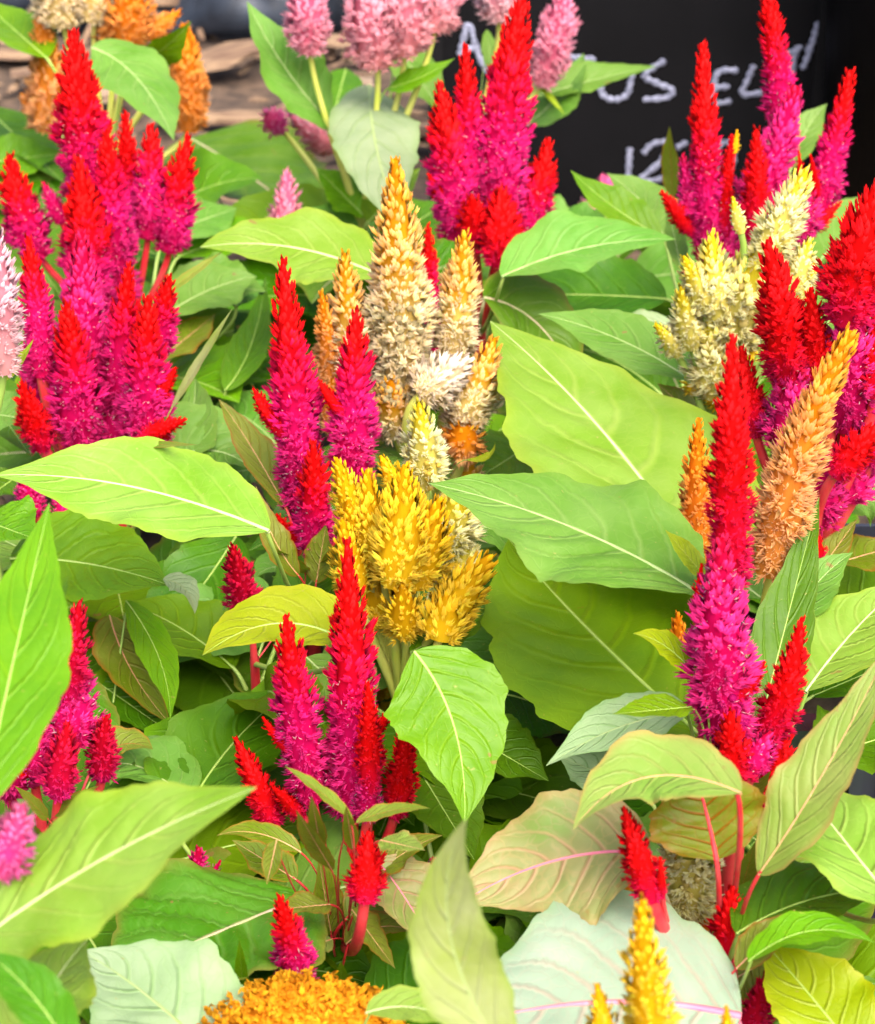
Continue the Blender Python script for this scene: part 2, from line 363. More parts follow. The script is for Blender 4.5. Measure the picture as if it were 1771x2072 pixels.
def octball(P, r, col, g):
    n = len(P); la = np.array([0, 45, 90, 135, 180]) * np.pi / 180; vs = [(0, 0, 1)]
    for a in la[1:-1]:
        for b in range(6): vs.append((math.sin(a) * math.cos(b * np.pi / 3), math.sin(a) * math.sin(b * np.pi / 3), math.cos(a)))
    vs.append((0, 0, -1)); vs = np.array(vs); f = []
    for b in range(6):
        c = (b + 1) % 6; f.append((0, 1 + b, 1 + c)); f.append((19, 13 + c, 13 + b))
        for l in (0, 6): f += [(1 + l + b, 7 + l + b, 7 + l + c), (1 + l + b, 7 + l + c, 1 + l + c)]
    V = P[:, None, :] + vs[None] * r[:, None, None]
    F = (np.array(f)[None] + (np.arange(n) * 20)[:, None, None]).reshape(-1, 3)
    return V.reshape(-1, 3), F, np.repeat(col, 20, axis=0)
SPN = [0]
def spike(plant, C, rad, pal, shape='flame', dens=1.0, beads=None, specks=None, flare=1.0, label=None, name='flower_spike'):
    SPN[0] += 1; g = np.random.default_rng(SPN[0] * 101 + 3)
    n = len(C); T, A, B = frames(C); L = np.linalg.norm(np.diff(C, axis=0), axis=1).sum()
    sh = g.uniform(-.10, .10); hk = g.uniform(.93, 1.0)
    stops = [(min(max(a_ + (sh if 0 < a_ < 1 else 0), 0), 1), tuple(q * hk for q in b_), c_) for a_, b_, c_ in PAL[pal]]
    def prof(t):
        if shape == 'flame': f = np.where(t < .3, .72 + .28 * np.sin(t / .3 * np.pi / 2), (1 - ((t - .3) / .7)) ** .78 * .93 + .07)
        elif shape == 'column': f = np.where(t < .15, .7 + .3 * t / .15, 1 - .88 * np.clip((t - .45) / .55, 0, 1) ** 1.35) * (1 - .12 * t)
        elif shape == 'thin': f = np.where(t < .25, .8 + .2 * t / .25, 1 - .80 * ((t - .25) / .75) ** 1.05)
        elif shape == 'ball': f = np.sqrt(np.clip(1 - (2 * t - 1) ** 2, .05, 1))
        return f
    def pos(t):
        x = t * (n - 1); i = np.clip(x.astype(int), 0, n - 2); f = (x - i)[:, None]
        lerp = lambda Q: Q[i] * (1 - f) + Q[i + 1] * f
        return lerp(C), norm(lerp(T)), norm(lerp(A)), norm(lerp(B))
    parts, cols, nrms = [], [], []
    # core
    tt = np.linspace(0, 1, 22); cc, ct, ca_, cb_ = pos(tt)
    Vc, Fc = tube(cc, np.maximum(prof(tt) * rad * .74, .0006), 10)
    c0, c1 = pal_at(stops, np.repeat(tt, 10)); Fc = np.concatenate([Fc[:, [0, 1, 2]], Fc[:, [0, 2, 3]]])
    parts.append((Vc, Fc)); cols.append(c0 * .9); nrms.append(Vc - np.repeat(cc, 10, axis=0))
    # clusters of florets on a spiral, packed evenly over the surface
    cell = max(.0026, min(.0037, rad * .36)) / math.sqrt(dens)
    grid = np.linspace(0, 1, 400); area = np.cumsum(prof(grid)); area /= area[-1]
    tot = 2 * np.pi * rad * L * prof(grid).mean() / cell ** 2
    nc = int(max(24, tot)); q = (np.arange(nc) + .5) / nc
    t = np.interp(q, area, grid) + g.normal(0, .006, nc); t = np.clip(t, 0, 1)
    th = np.arange(nc) * 2.399963 + g.normal(0, .18, nc)
    p, tv, av, bv = pos(t); out = np.cos(th)[:, None] * av + np.sin(th)[:, None] * bv
    lump = 1 + .12 * np.sin(th * 2 + t * 17 + SPN[0]) + .11 * np.sin(th * 3 - t * 41 + SPN[0] * 2) + g.normal(0, .08, nc)
    rr = prof(t) * rad * lump
    te = np.clip(t + (.28 if pal == 'yellow' else .08), 0, 1)
    el = np.interp(te, [0, .3, .6, .85, 1], [R(82), R(60), R(35), R(19), R(5)]) * (1 if flare > .5 else .8)
    if shape == 'ball': el = np.interp(t, [0, .5, 1], [R(150), R(85), R(10)])
    fan = np.interp(te, [0, .3, .6, .85, 1], [.56, .50, .24, .13, .08]) * flare
    cd = norm(out * np.sin(el)[:, None] + tv * np.cos(el)[:, None])
    lnc = np.interp(t, [0, .3, .7, 1], [.44, .52, .56, .40]) * max(min(rad, .0125), .0035) * g.uniform(.75, 1.2, nc) * np.where(g.random(nc) < .13 * (t < .75), 1.45, 1)
    root = p + out * (np.maximum(rr - lnc * np.sin(el) * .80, rr * .25))[:, None] - tv * (lnc * np.cos(el) * .35)[:, None]
    nf = 8; idx = np.repeat(np.arange(nc), nf)
    d = cd[idx] + g.normal(0, 1, (nc * nf, 3)) * fan[idx][:, None] * .62
    ln = lnc[idx] * g.uniform(.75, 1.15, nc * nf)
    a0, b0 = pal_at(stops, np.clip(t[idx] + g.normal(0, .035, nc * nf), 0, 1))
    jit = g.uniform(.82, 1.14, (nc, 1))[idx] * g.uniform(.9, 1.1, (nc * nf, 1))
    wd = ln * np.interp(t[idx], [0, .4, .7, 1], [.095, .12, .18, .20])
    V1, F1, C1 = florets(root[idx], d, ln, wd, np.clip(a0 * jit, 0, .88), np.clip(b0 * jit, 0, .9), g, out[idx] + tv[idx] * .25)
    parts.append((V1, F1)); cols.append(C1); nrms.append(FN[0])
    if beads:
        lo, hi, bc = beads; nb = int(nc * (hi - lo) * .55); tb = g.uniform(lo, hi, nb)
        p, tv, av, bv = pos(tb); thb = g.uniform(0, 2 * np.pi, nb); o2 = np.cos(thb)[:, None] * av + np.sin(thb)[:, None] * bv
        r_ = g.uniform(.75, 1.15, nb) * rad * .15
        cb2 = np.array(bc)[None] * g.uniform(.75, 1.2, (nb, 1))
        V2, F2, C2 = octball(p + o2 * (prof(tb) * rad * .78)[:, None], r_, cb2, g)
        parts.append((V2, F2)); cols.append(C2); nrms.append(V2 - np.repeat(p + o2 * (prof(tb) * rad * .78)[:, None], 20, axis=0))
        # dried stamens round each opened bud
        k5 = np.repeat(np.arange(nb), 5)
        V3, F3, C3 = florets((p + o2 * (prof(tb) * rad * .82)[:, None])[k5], o2[k5] + g.normal(0, .5, (len(k5), 3)), np.full(len(k5), rad * .24), np.full(len(k5), rad * .02),
                             cb2[k5] * .75, np.clip(cb2[k5] * 1.5, 0, .8), g)
        parts.append((V3, F3)); cols.append(C3); nrms.append(np.repeat(o2[k5], 5, axis=0))
    if specks:
        lo, hi, sc = specks; ns = int(L * rad * 1.5e5 * (hi - lo)) + 6; ts = g.uniform(lo, hi, ns)
        p, tv, av, bv = pos(ts); ths = g.uniform(0, 2 * np.pi, ns); o2 = np.cos(ths)[:, None] * av + np.sin(ths)[:, None] * bv
        V4, F4, C4 = florets(p + o2 * (prof(ts) * rad * .92)[:, None], o2 + tv * .6 + g.normal(0, .6, (ns, 3)), g.uniform(.0016, .0030, ns), np.full(ns, .00030),
                             np.tile(sc, (ns, 1)), np.tile((.86, .66, .70), (ns, 1)), g)
        parts.append((V4, F4)); cols.append(C4); nrms.append(np.repeat(o2, 5, axis=0))
    V, F = join(parts)
    o = link_mesh(name, V, F, PLUME, plant, smooth=True, tint=np.concatenate(cols))
    o.data.normals_split_custom_set_from_vertices(norm(np.concatenate(nrms)).astype(np.float32))
    if label: o['label'] = label
    return o

def plant(key, junction, Y, label, spikes, stem='red', name='celosia_plant', group=None, sr=.0030, cat='flower plant'):
    j = at_y(junction[0], junction[1], Y); j[2] = max(j[2], .02)
    pl = thing(name, (j[0], j[1], 0), label, cat, group)
    pl['jx'], pl['jy'], pl['jz'] = float(j[0]), float(j[1]), float(j[2]); PLANTS[key] = pl
    P = bez([(j[0], j[1], -.004), (j[0] + random.uniform(-.006, .006), j[1] + .004, j[2] * .5), j], 8)
    V, F = tube(P, np.linspace(sr * 1.35, sr * 1.1, 8), 10)
    link_mesh('main_stem', V, F, STEM[stem], pl)
    for sp in spikes:
        (bx, by), (tx, ty), wpx, pal = sp[:4]; kw = dict(sp[4]) if len(sp) > 4 else {}
        dy = kw.pop('dy', 0.); lean = kw.pop('lean', random.uniform(-.012, .008)); ctrl = kw.pop('ctrl', None); stemc = kw.pop('stem', stem)
        b = at_y(bx, by, Y + dy); t = at_y(tx, ty, Y + dy + lean)
        if ctrl: c = at_y(ctrl[0], ctrl[1], Y + dy + lean * .5)
        else: c = (b + t) / 2 + np.array([random.uniform(-.04, .04) * np.linalg.norm(t - b), 0, 0])
        C = bez([b, c, t], 24)
        rad = wpx * KX * depth(b) / 2
        spike(pl, C, rad * {'yellow': 1.08, 'ycream': 1.0, 'cream': 1.0, 'orangepk': .95}.get(pal, .92), pal, **kw)
        if pal in ('rm', 'mag') and wpx >= 95 and shrng.random() < .7:
            q = C[int(shrng.uniform(6, 11))]; sd_ = shrng.choice((-1, 1)); Lm = np.linalg.norm(t - b) * shrng.uniform(.16, .24)
            e = q + np.array([sd_ * Lm * .55, -Lm * .15, Lm * .85]); q0 = q + np.array([sd_ * rad * .35, -rad * .3, 0])
            spike(pl, bez([q0, (q0 + e) / 2 + [sd_ * .004, 0, 0], e + [sd_ * rad * .35, 0, 0]], 14), rad * .34, 'red')
        d = C[0] - j; T0 = norm(C[1] - C[0])
        s0 = j.copy(); s0[2] = max(.008, min(j[2] - .003, C[0][2] - .7 * math.hypot(d[0], d[1]) - .004)); d = C[0] - s0
        L = np.linalg.norm(d)
        if L > .004:
            Pb = bez([s0, s0 + np.array([d[0] * .25, d[1] * .25, d[2] * .35]), C[0] - T0 * L * .25, C[2]], 14)
            V, F = tube(Pb, np.linspace(sr * .95, max(min(sr * .62, rad * .4), .0010), 14), 8)
            link_mesh('stem', V, F, STEM[stemc], pl)
    return pl
SPK = (.05, .55, (.85, .45, .50))
CBEAD = (.02, .50, (.50, .42, .22))
MBEAD = (.0, .35, (.42, .004, .10))
def rm(b, t, w, **k): k.setdefault('specks', SPK); return (b, t, w, 'rm', k)
def rd(b, t, w, **k): return (b, t, w, 'red', k)
def mg(b, t, w, **k): k.setdefault('specks', (.1, .8, (.85, .45, .50))); return (b, t, w, 'mag', k)
def sp(b, t, w, pal, **k): return (b, t, w, pal, k)

# ------------------------------------------------------------------ the setting
def struct(o): o['kind'] = 'structure'; return o
soil = plain('soil_mulch', (.028, .019, .014), .95, 0, 55, .9, (.10, .065, .042))
g = 90
gx = np.concatenate([[-40, -12, -5], np.linspace(-2, 2, g), [5, 12, 40]]); gy = np.concatenate([[-40, -8, -2], np.linspace(-.2, 4, g), [8, 15, 40]])
X, Yg = np.meshgrid(gx, gy)
Zg = .006 * np.sin(X * 19 + 1.3 * np.sin(Yg * 11)) * np.sin(Yg * 17) + .004 * np.sin(X * 47 + 2) * np.sin(Yg * 39)
Zg[(np.abs(X) > 2.5) | (Yg > 4.2) | (Yg < -.3)] = 0
nx = len(gx); ii = np.arange(len(gy) - 1)[:, None]; jj = np.arange(nx - 1)[None]
F = np.stack([ii * nx + jj, ii * nx + jj + 1, (ii + 1) * nx + jj + 1, (ii + 1) * nx + jj], -1).reshape(-1, 4)
struct(link_mesh('ground', np.stack([X, Yg, Zg - .006], -1).reshape(-1, 3), F, soil))

def chipmesh(L, W, H, seed):
    r = random.Random(seed); n = 7; vs = []
    for i in range(n):
        t = i / (n - 1); sw = math.sin(math.pi * (.12 + .8 * t)) ** .5
        z = .12 * L * math.sin(t * 3 + seed); w_ = W * sw * r.uniform(.7, 1.1)
        for (a, b) in ((-1, -.4), (-.8, .5), (0, 1), (.8, .6), (1, -.3), (0, -1)):
            vs.append((t * L - L / 2, a * w_ / 2 + r.uniform(-.1, .1) * W, b * H / 2 * sw + z * .4))
    fs = []
    for i in range(n - 1):
        for j in range(6): k = (j + 1) % 6; fs.append((i * 6 + j, i * 6 + k, (i + 1) * 6 + k, (i + 1) * 6 + j))
    fs.append(tuple(range(5, -1, -1))); fs.append(tuple((n - 1) * 6 + j for j in range(6)))
    return vs, fs
def wood_mat(name, c1, c2):
    m, n, p = new_mat(name); tc = N(n, 'ShaderNodeTexCoord'); mp = N(n, 'ShaderNodeMapping'); mp.inputs['Scale'].default_value = (12, 120, 120)
    n.links.new(tc.outputs['Object'], mp.inputs[0]); nz = N(n, 'ShaderNodeTexNoise'); nz.inputs['Scale'].default_value = 1.3; nz.inputs['Detail'].default_value = 6
    n.links.new(mp.outputs[0], nz.inputs['Vector']); mr = N(n, 'ShaderNodeMapRange'); n.links.new(nz.outputs[0], mr.inputs[0]); mr.inputs[1].default_value = .35; mr.inputs[2].default_value = .62
    n.links.new(mixc(n, mr.outputs[0], c1, c2), p.inputs['Base Color']); p.inputs['Roughness'].default_value = .85
    b = N(n, 'ShaderNodeBump'); b.inputs['Strength'].default_value = .6; b.inputs['Distance'].default_value = .002; n.links.new(nz.outputs[0], b.inputs['Height']); n.links.new(b.outputs[0], p.inputs['Normal'])
    return m
WOOD = [wood_mat('bark_tan', (.22, .145, .085), (.09, .05, .03)), wood_mat('bark_pale', (.29, .22, .155), (.15, .10, .065)), wood_mat('bark_dark', (.08, .045, .03), (.03, .018, .013))]
bark_meshes = []
for i in range(5):
    vs, fs = chipmesh(random.uniform(.10, .20), random.uniform(.035, .06), random.uniform(.012, .02), i)
    me = bpy.data.meshes.new('bark_piece'); me.from_pydata(vs, [], fs); me.materials.append(WOOD[i % 3 if i != 4 else 0]); bark_meshes.append(me)
bp = [(-.55, 1.95, 0), (-.36, 2.02, 1), (-.20, 1.86, 2), (-.44, 2.20, 3), (-.25, 2.16, 4), (-.12, 2.05, 1), (-.02, 1.92, 0), (-.62, 2.14, 2), (-.33, 1.80, 4), (-.50, 1.74, 1),
      (-.08, 2.24, 3), (-.66, 1.84, 3), (-.58, 2.34, 1), (-.14, 1.72, 0), (-.30, 2.34, 0), (.44, 1.98, 1), (.40, 2.12, 0), (.48, 1.86, 2), (-.42, 1.88, 0), (-.22, 1.98, 3), (-.38, 2.12, 4)]
for i, (x, y, k) in enumerate(bp):
    o = bpy.data.objects.new('bark_piece', bark_meshes[k]); COL.objects.link(o); o.location = (x, y, .014 + .006 * (i % 3)); o.rotation_euler = (R(random.uniform(-14, 14)), R(random.uniform(-8, 8)), R(random.uniform(-32, 32)))
    o['label'] = 'weathered brown piece of bark lying on the ground behind the plants'; o['category'] = 'bark'; o['group'] = 'pieces of bark mulch behind the bed'
vs, fs, off = [], [], 0
rr = random.Random(3)
for i in range(1600):
    v, f = chipmesh(rr.uniform(.015, .06), rr.uniform(.006, .016), rr.uniform(.003, .006), i)
    v = np.array(v)[::1]; an = rr.uniform(0, 6.3); ti = rr.uniform(-.4, .4)
    ca, sa = math.cos(an), math.sin(an); x, y, z = v[:, 0], v[:, 1], v[:, 2]
    z2 = z + x * math.sin(ti); v = np.stack([x * ca - y * sa + rr.uniform(-.95, .95), x * sa + y * ca + rr.uniform(.3, 2.9), z2 + rr.uniform(.002, .012)], 1)
    vs.append(v); fs += [tuple(q + off for q in ff) for ff in f]; off += len(v)
o = link_mesh('wood_chips', np.concatenate(vs), fs, WOOD[0], smooth=False); o['kind'] = 'stuff'; o['label'] = 'loose brown wood chip mulch covering the soil'; o['category'] = 'mulch'

# crumpled dark plastic sheet at the back left
n1, n2 = 70, 34; vs = []
for j in range(n2):
    for i in range(n1):
        x = -1.15 + 1.35 * i / (n1 - 1); t = j / (n2 - 1)
        z = .005 + .34 * t ** .8; y = 2.30 + .34 * t + .03 * math.sin(x * 9 + t * 4)
        f = .022 * math.sin(x * 31 + 5 * math.sin(t * 7 + x * 6)) + .014 * math.sin(x * 17 - t * 23) + .008 * math.sin(x * 70 + t * 31)
        vs.append((x, y - f, z + f * .6))
fs = [(j * n1 + i, j * n1 + i + 1, (j + 1) * n1 + i + 1, (j + 1) * n1 + i) for j in range(n2 - 1) for i in range(n1 - 1)]
o = link_mesh('plastic_sheet', vs, fs, plain('dark_plastic', (.010, .012, .017), .5, 0, 26, .8, (.028, .038, .056), .3))
md = o.modifiers.new('thickness', 'SOLIDIFY'); md.thickness = .0015
o['label'] = 'crumpled blue black plastic sheet behind the bark mulch at the back'; o['category'] = 'plastic sheet'

# chalkboard
BOARD_Y = 1.72
def box(x0, x1, y0, y1, z0, z1, bev=.0):
    vs = [(x, y, z) for x in (x0, x1) for y in (y0, y1) for z in (z0, z1)]
    fs = [(0, 1, 3, 2), (4, 6, 7, 5), (0, 4, 5, 1), (2, 3, 7, 6), (0, 2, 6, 4), (1, 5, 7, 3)]
    return vs, fs
blk = plain('chalkboard_black', (.0018, .0019, .0026), .8, 0, 9, .05, (.0042, .0042, .0055), .12)
bl = at_y(868, 400, BOARD_Y); br_ = at_y(1650, 400, BOARD_Y)
sgn = thing('chalkboard_sign', ((bl[0] + br_[0]) / 2, BOARD_Y, 0), 'black chalkboard sign with white handwriting behind the red plants', 'sign')
vs, fs = box(bl[0] + .012, br_[0] - .012, BOARD_Y, BOARD_Y + .012, .012, .46)
link_mesh('board_face', vs, fs, blk, sgn, smooth=False)
frm = plain('sign_frame_black', (.004, .004, .005), .7, 0, 30, .1, (.007, .007, .008), .15)
for (a, b, c, d) in ((bl[0], bl[0] + .012, 0, .472), (br_[0] - .012, br_[0], 0, .472), (bl[0] + .012, br_[0] - .012, 0, .012), (bl[0] + .012, br_[0] - .012, .46, .472)):
    vs, fs = box(a, b, BOARD_Y - .004, BOARD_Y + .016, c, d); link_mesh('frame_rail', vs, fs, frm, sgn, smooth=False)
chalk = plain('chalk', (.32, .34, .46), .95, 0, 420, .3, (.09, .10, .15), .1)
STRK = {
 'A': [[(930, 112), (937, 84), (948, 50), (968, 111), (988, 150)], [(934, 100), (962, 98)]],
 'T': [[(1126, 113), (1165, 117), (1206, 121)], [(1168, 118), (1172, 150), (1163, 190)]],
 'U': [[(1232, 128), (1222, 161), (1217, 188), (1241, 202), (1268, 192), (1276, 165), (1280, 140)]],
 'S': [[(1347, 122), (1311, 145), (1306, 158), (1335, 171), (1361, 184), (1348, 198), (1301, 202)]],
 'E': [[(1494, 143), (1456, 145), (1444, 175), (1446, 208), (1481, 205)], [(1446, 178), (1477, 175)]],
 'L': [[(1526, 131), (1514, 160), (1503, 190), (1544, 188)]],
 'T2': [[(1594, 110), (1624, 94)], [(1610, 102), (1602, 158)]],
 'mark': [[(1657, 44), (1647, 77), (1636, 112), (1624, 141)], [(1640, 90), (1634, 108)]],
 '1': [[(1275, 298), (1273, 330), (1271, 368)]],
 '2': [[(1301, 312), (1321, 292), (1352, 290), (1338, 326), (1295, 366), (1347, 361)]],
 'c': [[(1369, 300), (1392, 287)]],
 '0': [[(1468, 285), (1452, 302), (1452, 335), (1466, 350), (1482, 335), (1484, 305), (1468, 285)]],
}
def catmull(P, m=7):
    P = [np.array(p, float) for p in P]; Q = [2 * P[0] - P[1]] + P + [2 * P[-1] - P[-2]]; out = []
    for i in range(1, len(Q) - 2):
        for s in range(m):
            t = s / m; out.append(.5 * ((2 * Q[i]) + (Q[i + 1] - Q[i - 1]) * t + (2 * Q[i - 1] - 5 * Q[i] + 4 * Q[i + 1] - Q[i + 2]) * t * t + (3 * Q[i] - Q[i - 1] - 3 * Q[i + 1] + Q[i + 2]) * t ** 3))
    out.append(P[-1]); return np.array(out)
for kx, strokes in STRK.items():
    pr = []
    for s_ in strokes:
        c2 = catmull(s_); C = np.array([at_y(x, y, BOARD_Y - .0006) for x, y in c2])
        wv = 6.4 * KX * 1.85 * (1 + .25 * np.sin(np.arange(len(C)) * 1.7)); wv[0] *= .6; wv[-1] *= .5
        V, F = tube(C, wv, 6); V[:, 1] = BOARD_Y - .0006 + (V[:, 1] - (BOARD_Y - .0006)) * .15; pr.append((V, F))
    V, F = join(pr); link_mesh('chalk_letter', V, F, chalk, sgn)

# big black pot at the back right, black nursery tray at the lower right
pot = plain('black_pot_plastic', (.0022, .0022, .0026), .6, 0, 20, .03, (.004, .004, .005), .12)
def lathe(prof, k=48):
    vs = []; n = len(prof)
    for r_, z in prof:
        for i in range(k): a = 2 * np.pi * i / k; vs.append((r_ * math.cos(a), r_ * math.sin(a), z))
    i = np.arange(n - 1)[:, None]; j = np.arange(k)[None]; j2 = (j + 1) % k
    return np.array(vs), np.stack([i * k + j, i * k + j2, (i + 1) * k + j2, (i + 1) * k + j], -1).reshape(-1, 4)
pc = at_y(1640, 250, 1.62); pr_ = .21
bigpot = thing('large_pot', (pc[0] + pr_ + .004, 1.66, 0), 'large matt black plant pot beside the chalkboard sign', 'plant pot')
V, F = lathe([(.001, .004), (pr_ * .86, .004), (pr_ * .88, .0), (pr_, .40), (pr_, .42)]); link_mesh('pot_wall', V + np.array(bigpot.location), F, pot, bigpot)
V, F = lathe([(pr_ + .0, .40), (pr_ + .010, .402), (pr_ + .012, .435), (pr_ - .004, .437), (pr_ - .01, .40)]); link_mesh('pot_rim', V + np.array(bigpot.location), F, pot, bigpot)
V, F = lathe([(.001, .40), (pr_ - .012, .40)]); link_mesh('potting_soil', V + np.array(bigpot.location), F, soil, bigpot)

tray = thing('nursery_tray', (.29, .85, 0), 'black ribbed plastic nursery tray under the plants at the right edge', 'tray')
trm = plain('tray_plastic', (.016, .018, .028), .25, 0, 20, .02, (.028, .032, .046), .6)
TX0, TX1, TY0, TY1, TH = .158, .46, .79, .98, .125
def boxat(a, parent, name, m): vs, fs = box(*a); return link_mesh(name, vs, fs, m, parent, smooth=False)
boxat((TX0, TX1, TY0, TY0 + .003, 0, TH), tray, 'side_wall', trm)
boxat((TX0, TX1, TY1, TY1 + .003, 0, TH), tray, 'side_wall', trm)
boxat((TX0 - .003, TX0, TY0, TY1 + .003, 0, TH), tray, 'side_wall', trm)
boxat((TX1, TX1 + .003, TY0, TY1 + .003, 0, TH), tray, 'side_wall', trm)
boxat((TX0 - .008, TX1 + .008, TY0 - .008, TY0 + .006, TH, TH + .005), tray, 'rim', trm)
x = TX0 + .006
while x < TX1:
    boxat((x, x + .006, TY0 - .005, TY0 - .0001, .004, TH - .001), tray, 'rib', trm); x += .0165
boxat((TX0 + .001, TX1 - .001, TY0 + .004, TY1 - .001, TH - .03, TH - .02), tray, 'potting_soil', soil)

# ------------------------------------------------------------------ the plants and their flower spikes
plant('A', (215, 335), 1.45, 'orange and peach celosia at the top left in front of the bark', [
  sp((95, 262), (103, 68), 88, 'orangepk', shape='column'), sp((128, 50), (118, -100), 112, 'cream', shape='column', lean=0), sp((190, 42), (205, -90), 90, 'cream', shape='column'),
  sp((262, 88), (262, -60), 112, 'orange', shape='column'), sp((300, 75), (365, 22), 52, 'orange'), sp((384, 262), (374, 48), 84, 'orange', shape='column'),
  sp((70, 232), (44, 188), 40, 'orange'), sp((228, 95), (222, 10), 70, 'orange'), sp((88, 85), (86, 25), 50, 'orange'), sp((318, 120), (300, 90), 40, 'orange'), sp((112, 262), (112, 232), 40, 'yellow', shape='ball')], 'yellow')
plant('B', (262, 690), 1.20, 'tall red and magenta celosia with a crowd of spikes at the upper left', [
  rm((190, 430), (148, 62), 112, shape='column', ctrl=(158, 240)), rm((80, 520), (20, 312), 92, ctrl=(30, 420)), mg((125, 450), (88, 368), 45), rm((235, 560), (215, 262), 95, dy=-.03),
  rm((255, 500), (254, 224), 72, dy=.03), rm((300, 480), (306, 250), 82), rm((345, 505), (383, 274), 88, ctrl=(352, 400)), rm((185, 640), (158, 318), 100, dy=-.05, shape='column'), mg((215, 620), (225, 440), 120, dy=-.02)], 'red', sr=.0031)
plant('C', (226, 1120), 1.00, 'dense red and magenta celosia cluster at the left above a pale leaf', [
  rm((85, 760), (56, 478), 72, shape='column'), mg((180, 900), (165, 470), 125, dy=.03, shape='column'), rm((165, 905), (134, 612), 115), rm((248, 850), (262, 532), 88, dy=.01), rm((300, 905), (300, 598), 112, dy=-.015),
  rm((318, 720), (345, 558), 75), rd((88, 905), (44, 772), 72, dy=-.01), rd((290, 885), (378, 848), 50, dy=-.03, lean=-.01), mg((320, 930), (322, 850), 80), mg((240, 930), (225, 760), 100, dy=.01), mg((90, 820), (70, 640), 90, dy=.02),
  mg((70, 1040), (45, 960), 60, dy=-.03), mg((130, 1050), (120, 990), 50, dy=-.03)], 'red', sr=.0052)
plant('D', (-40, 930), .86, 'pale pink celosia plume cut by the left edge', [sp((8, 750), (-8, 452), 98, 'palepink', shape='column')], 'green')
plant('E', (732, 470), 1.36, 'dusty pink celosia with a bent yellow stem at the top centre', [
  sp((627, 104), (618, -80), 92, 'pink', shape='column', ctrl=(622, 20)), sp((765, 130), (735, -70), 125, 'dusty', shape='column', flare=1.2), sp((820, 105), (835, -90), 120, 'dusty', shape='column', flare=1.2), sp((880, 62), (905, -90), 92, 'dusty', shape='column', flare=1.2),
  sp((570, 262), (540, 232), 58, 'hotpink', shape='ball', dy=.06), sp((672, 300), (590, 235), 70, 'dusty', dy=.08), sp((575, 480), (580, 342), 70, 'pink', dy=-.05)], 'yellow')
plant('E2', (960, 300), 1.46, 'pink and peach celosia behind the tallest centre red spike', [
  sp((1010, 38), (1000, -70), 84, 'palepink', shape='column'), sp((1098, 170), (1150, -40), 84, 'pink', shape='column')], 'yellow')
plant('F', (972, 665), 1.20, 'red and magenta celosia in front of the chalkboard sign', [
  rm((1010, 490), (1060, -28), 118, shape='column', ctrl=(1010, 240)), rm((958, 420), (943, 90), 80), rm((925, 480), (888, 168), 98, shape='column', dy=-.01), rm((1058, 500), (1112, 280), 86), rd((1012, 535), (1014, 378), 100, dy=-.03, flare=.8), rd((958, 480), (955, 395), 76, dy=-.02),
  rd((1040, 520), (1070, 500), 50, dy=-.03), rm((880, 705), (866, 453), 56, dy=-.06)], 'red', sr=.0036)
plant('G', (1440, 665), 1.16, 'tall thin crimson celosia in front of the chalk numbers', [
  rm((1440, 520), (1422, 88), 84, shape='thin', ctrl=(1425, 320)), rm((1592, 300), (1546, -60), 74, shape='thin', ctrl=(1572, 120), dy=.022), mg((1510, 470), (1610, 175), 108, shape='thin', dy=.01), rm((1650, 440), (1722, 142), 76, shape='thin', ctrl=(1690, 300), dy=.02),
  mg((1410, 480), (1382, 310), 56), rd((1400, 470), (1338, 386), 46), rd((1460, 500), (1482, 272), 44, shape='thin'), rd((1525, 480), (1530, 262), 66, shape='thin', dy=-.02), rd((1640, 470), (1703, 408), 36), rd((1622, 400), (1616, 305), 24), rd((1655, 400), (1640, 312), 24),
  mg((1450, 570), (1470, 400), 100, shape='flame'), sp((1486, 310), (1492, 262), 18, 'yellow'), mg((1610, 480), (1640, 380), 84)], 'red', sr=.0031)
plant('H', (1200, 545), 1.46, 'small pink celosia behind the leaves below the chalk number', [sp((1228, 405), (1218, 352), 46, 'hotpink'), sp((1195, 455), (1182, 405), 58, 'dusty')], 'green', sr=.002)
plant('I', (1452, 905), .98, 'pale yellow celosia at the right with a leaning plume', [
  sp((1545, 540), (1634, 338), 92, 'ycream', ctrl=(1590, 430), flare=1.2), sp((1462, 700), (1560, 480), 138, 'ycream', shape='column', beads=(.05, .7, (.62, .52, .18)), dy=.01, flare=1.2), sp((1425, 625), (1384, 518), 66, 'ycream'), sp((1455, 640), (1440, 470), 86, 'ycream', flare=1.2),
  sp((1600, 585), (1640, 482), 66, 'ycream'), sp((1615, 610), (1648, 532), 50, 'ycream'), sp((1500, 470), (1483, 398), 34, 'ycream'), sp((1370, 715), (1326, 655), 48, 'ycream'), sp((1445, 800), (1440, 630), 104, 'ycream', beads=(.05, .7, (.60, .50, .16)), flare=1.2),
  sp((1412, 800), (1406, 762), 50, 'yellow', shape='ball'), sp((1520, 730), (1520, 680), 46, 'yellow'), sp((1400, 700), (1378, 580), 70, 'ycream'), sp((1455, 825), (1452, 790), 46, 'yellow', shape='ball')], 'green')
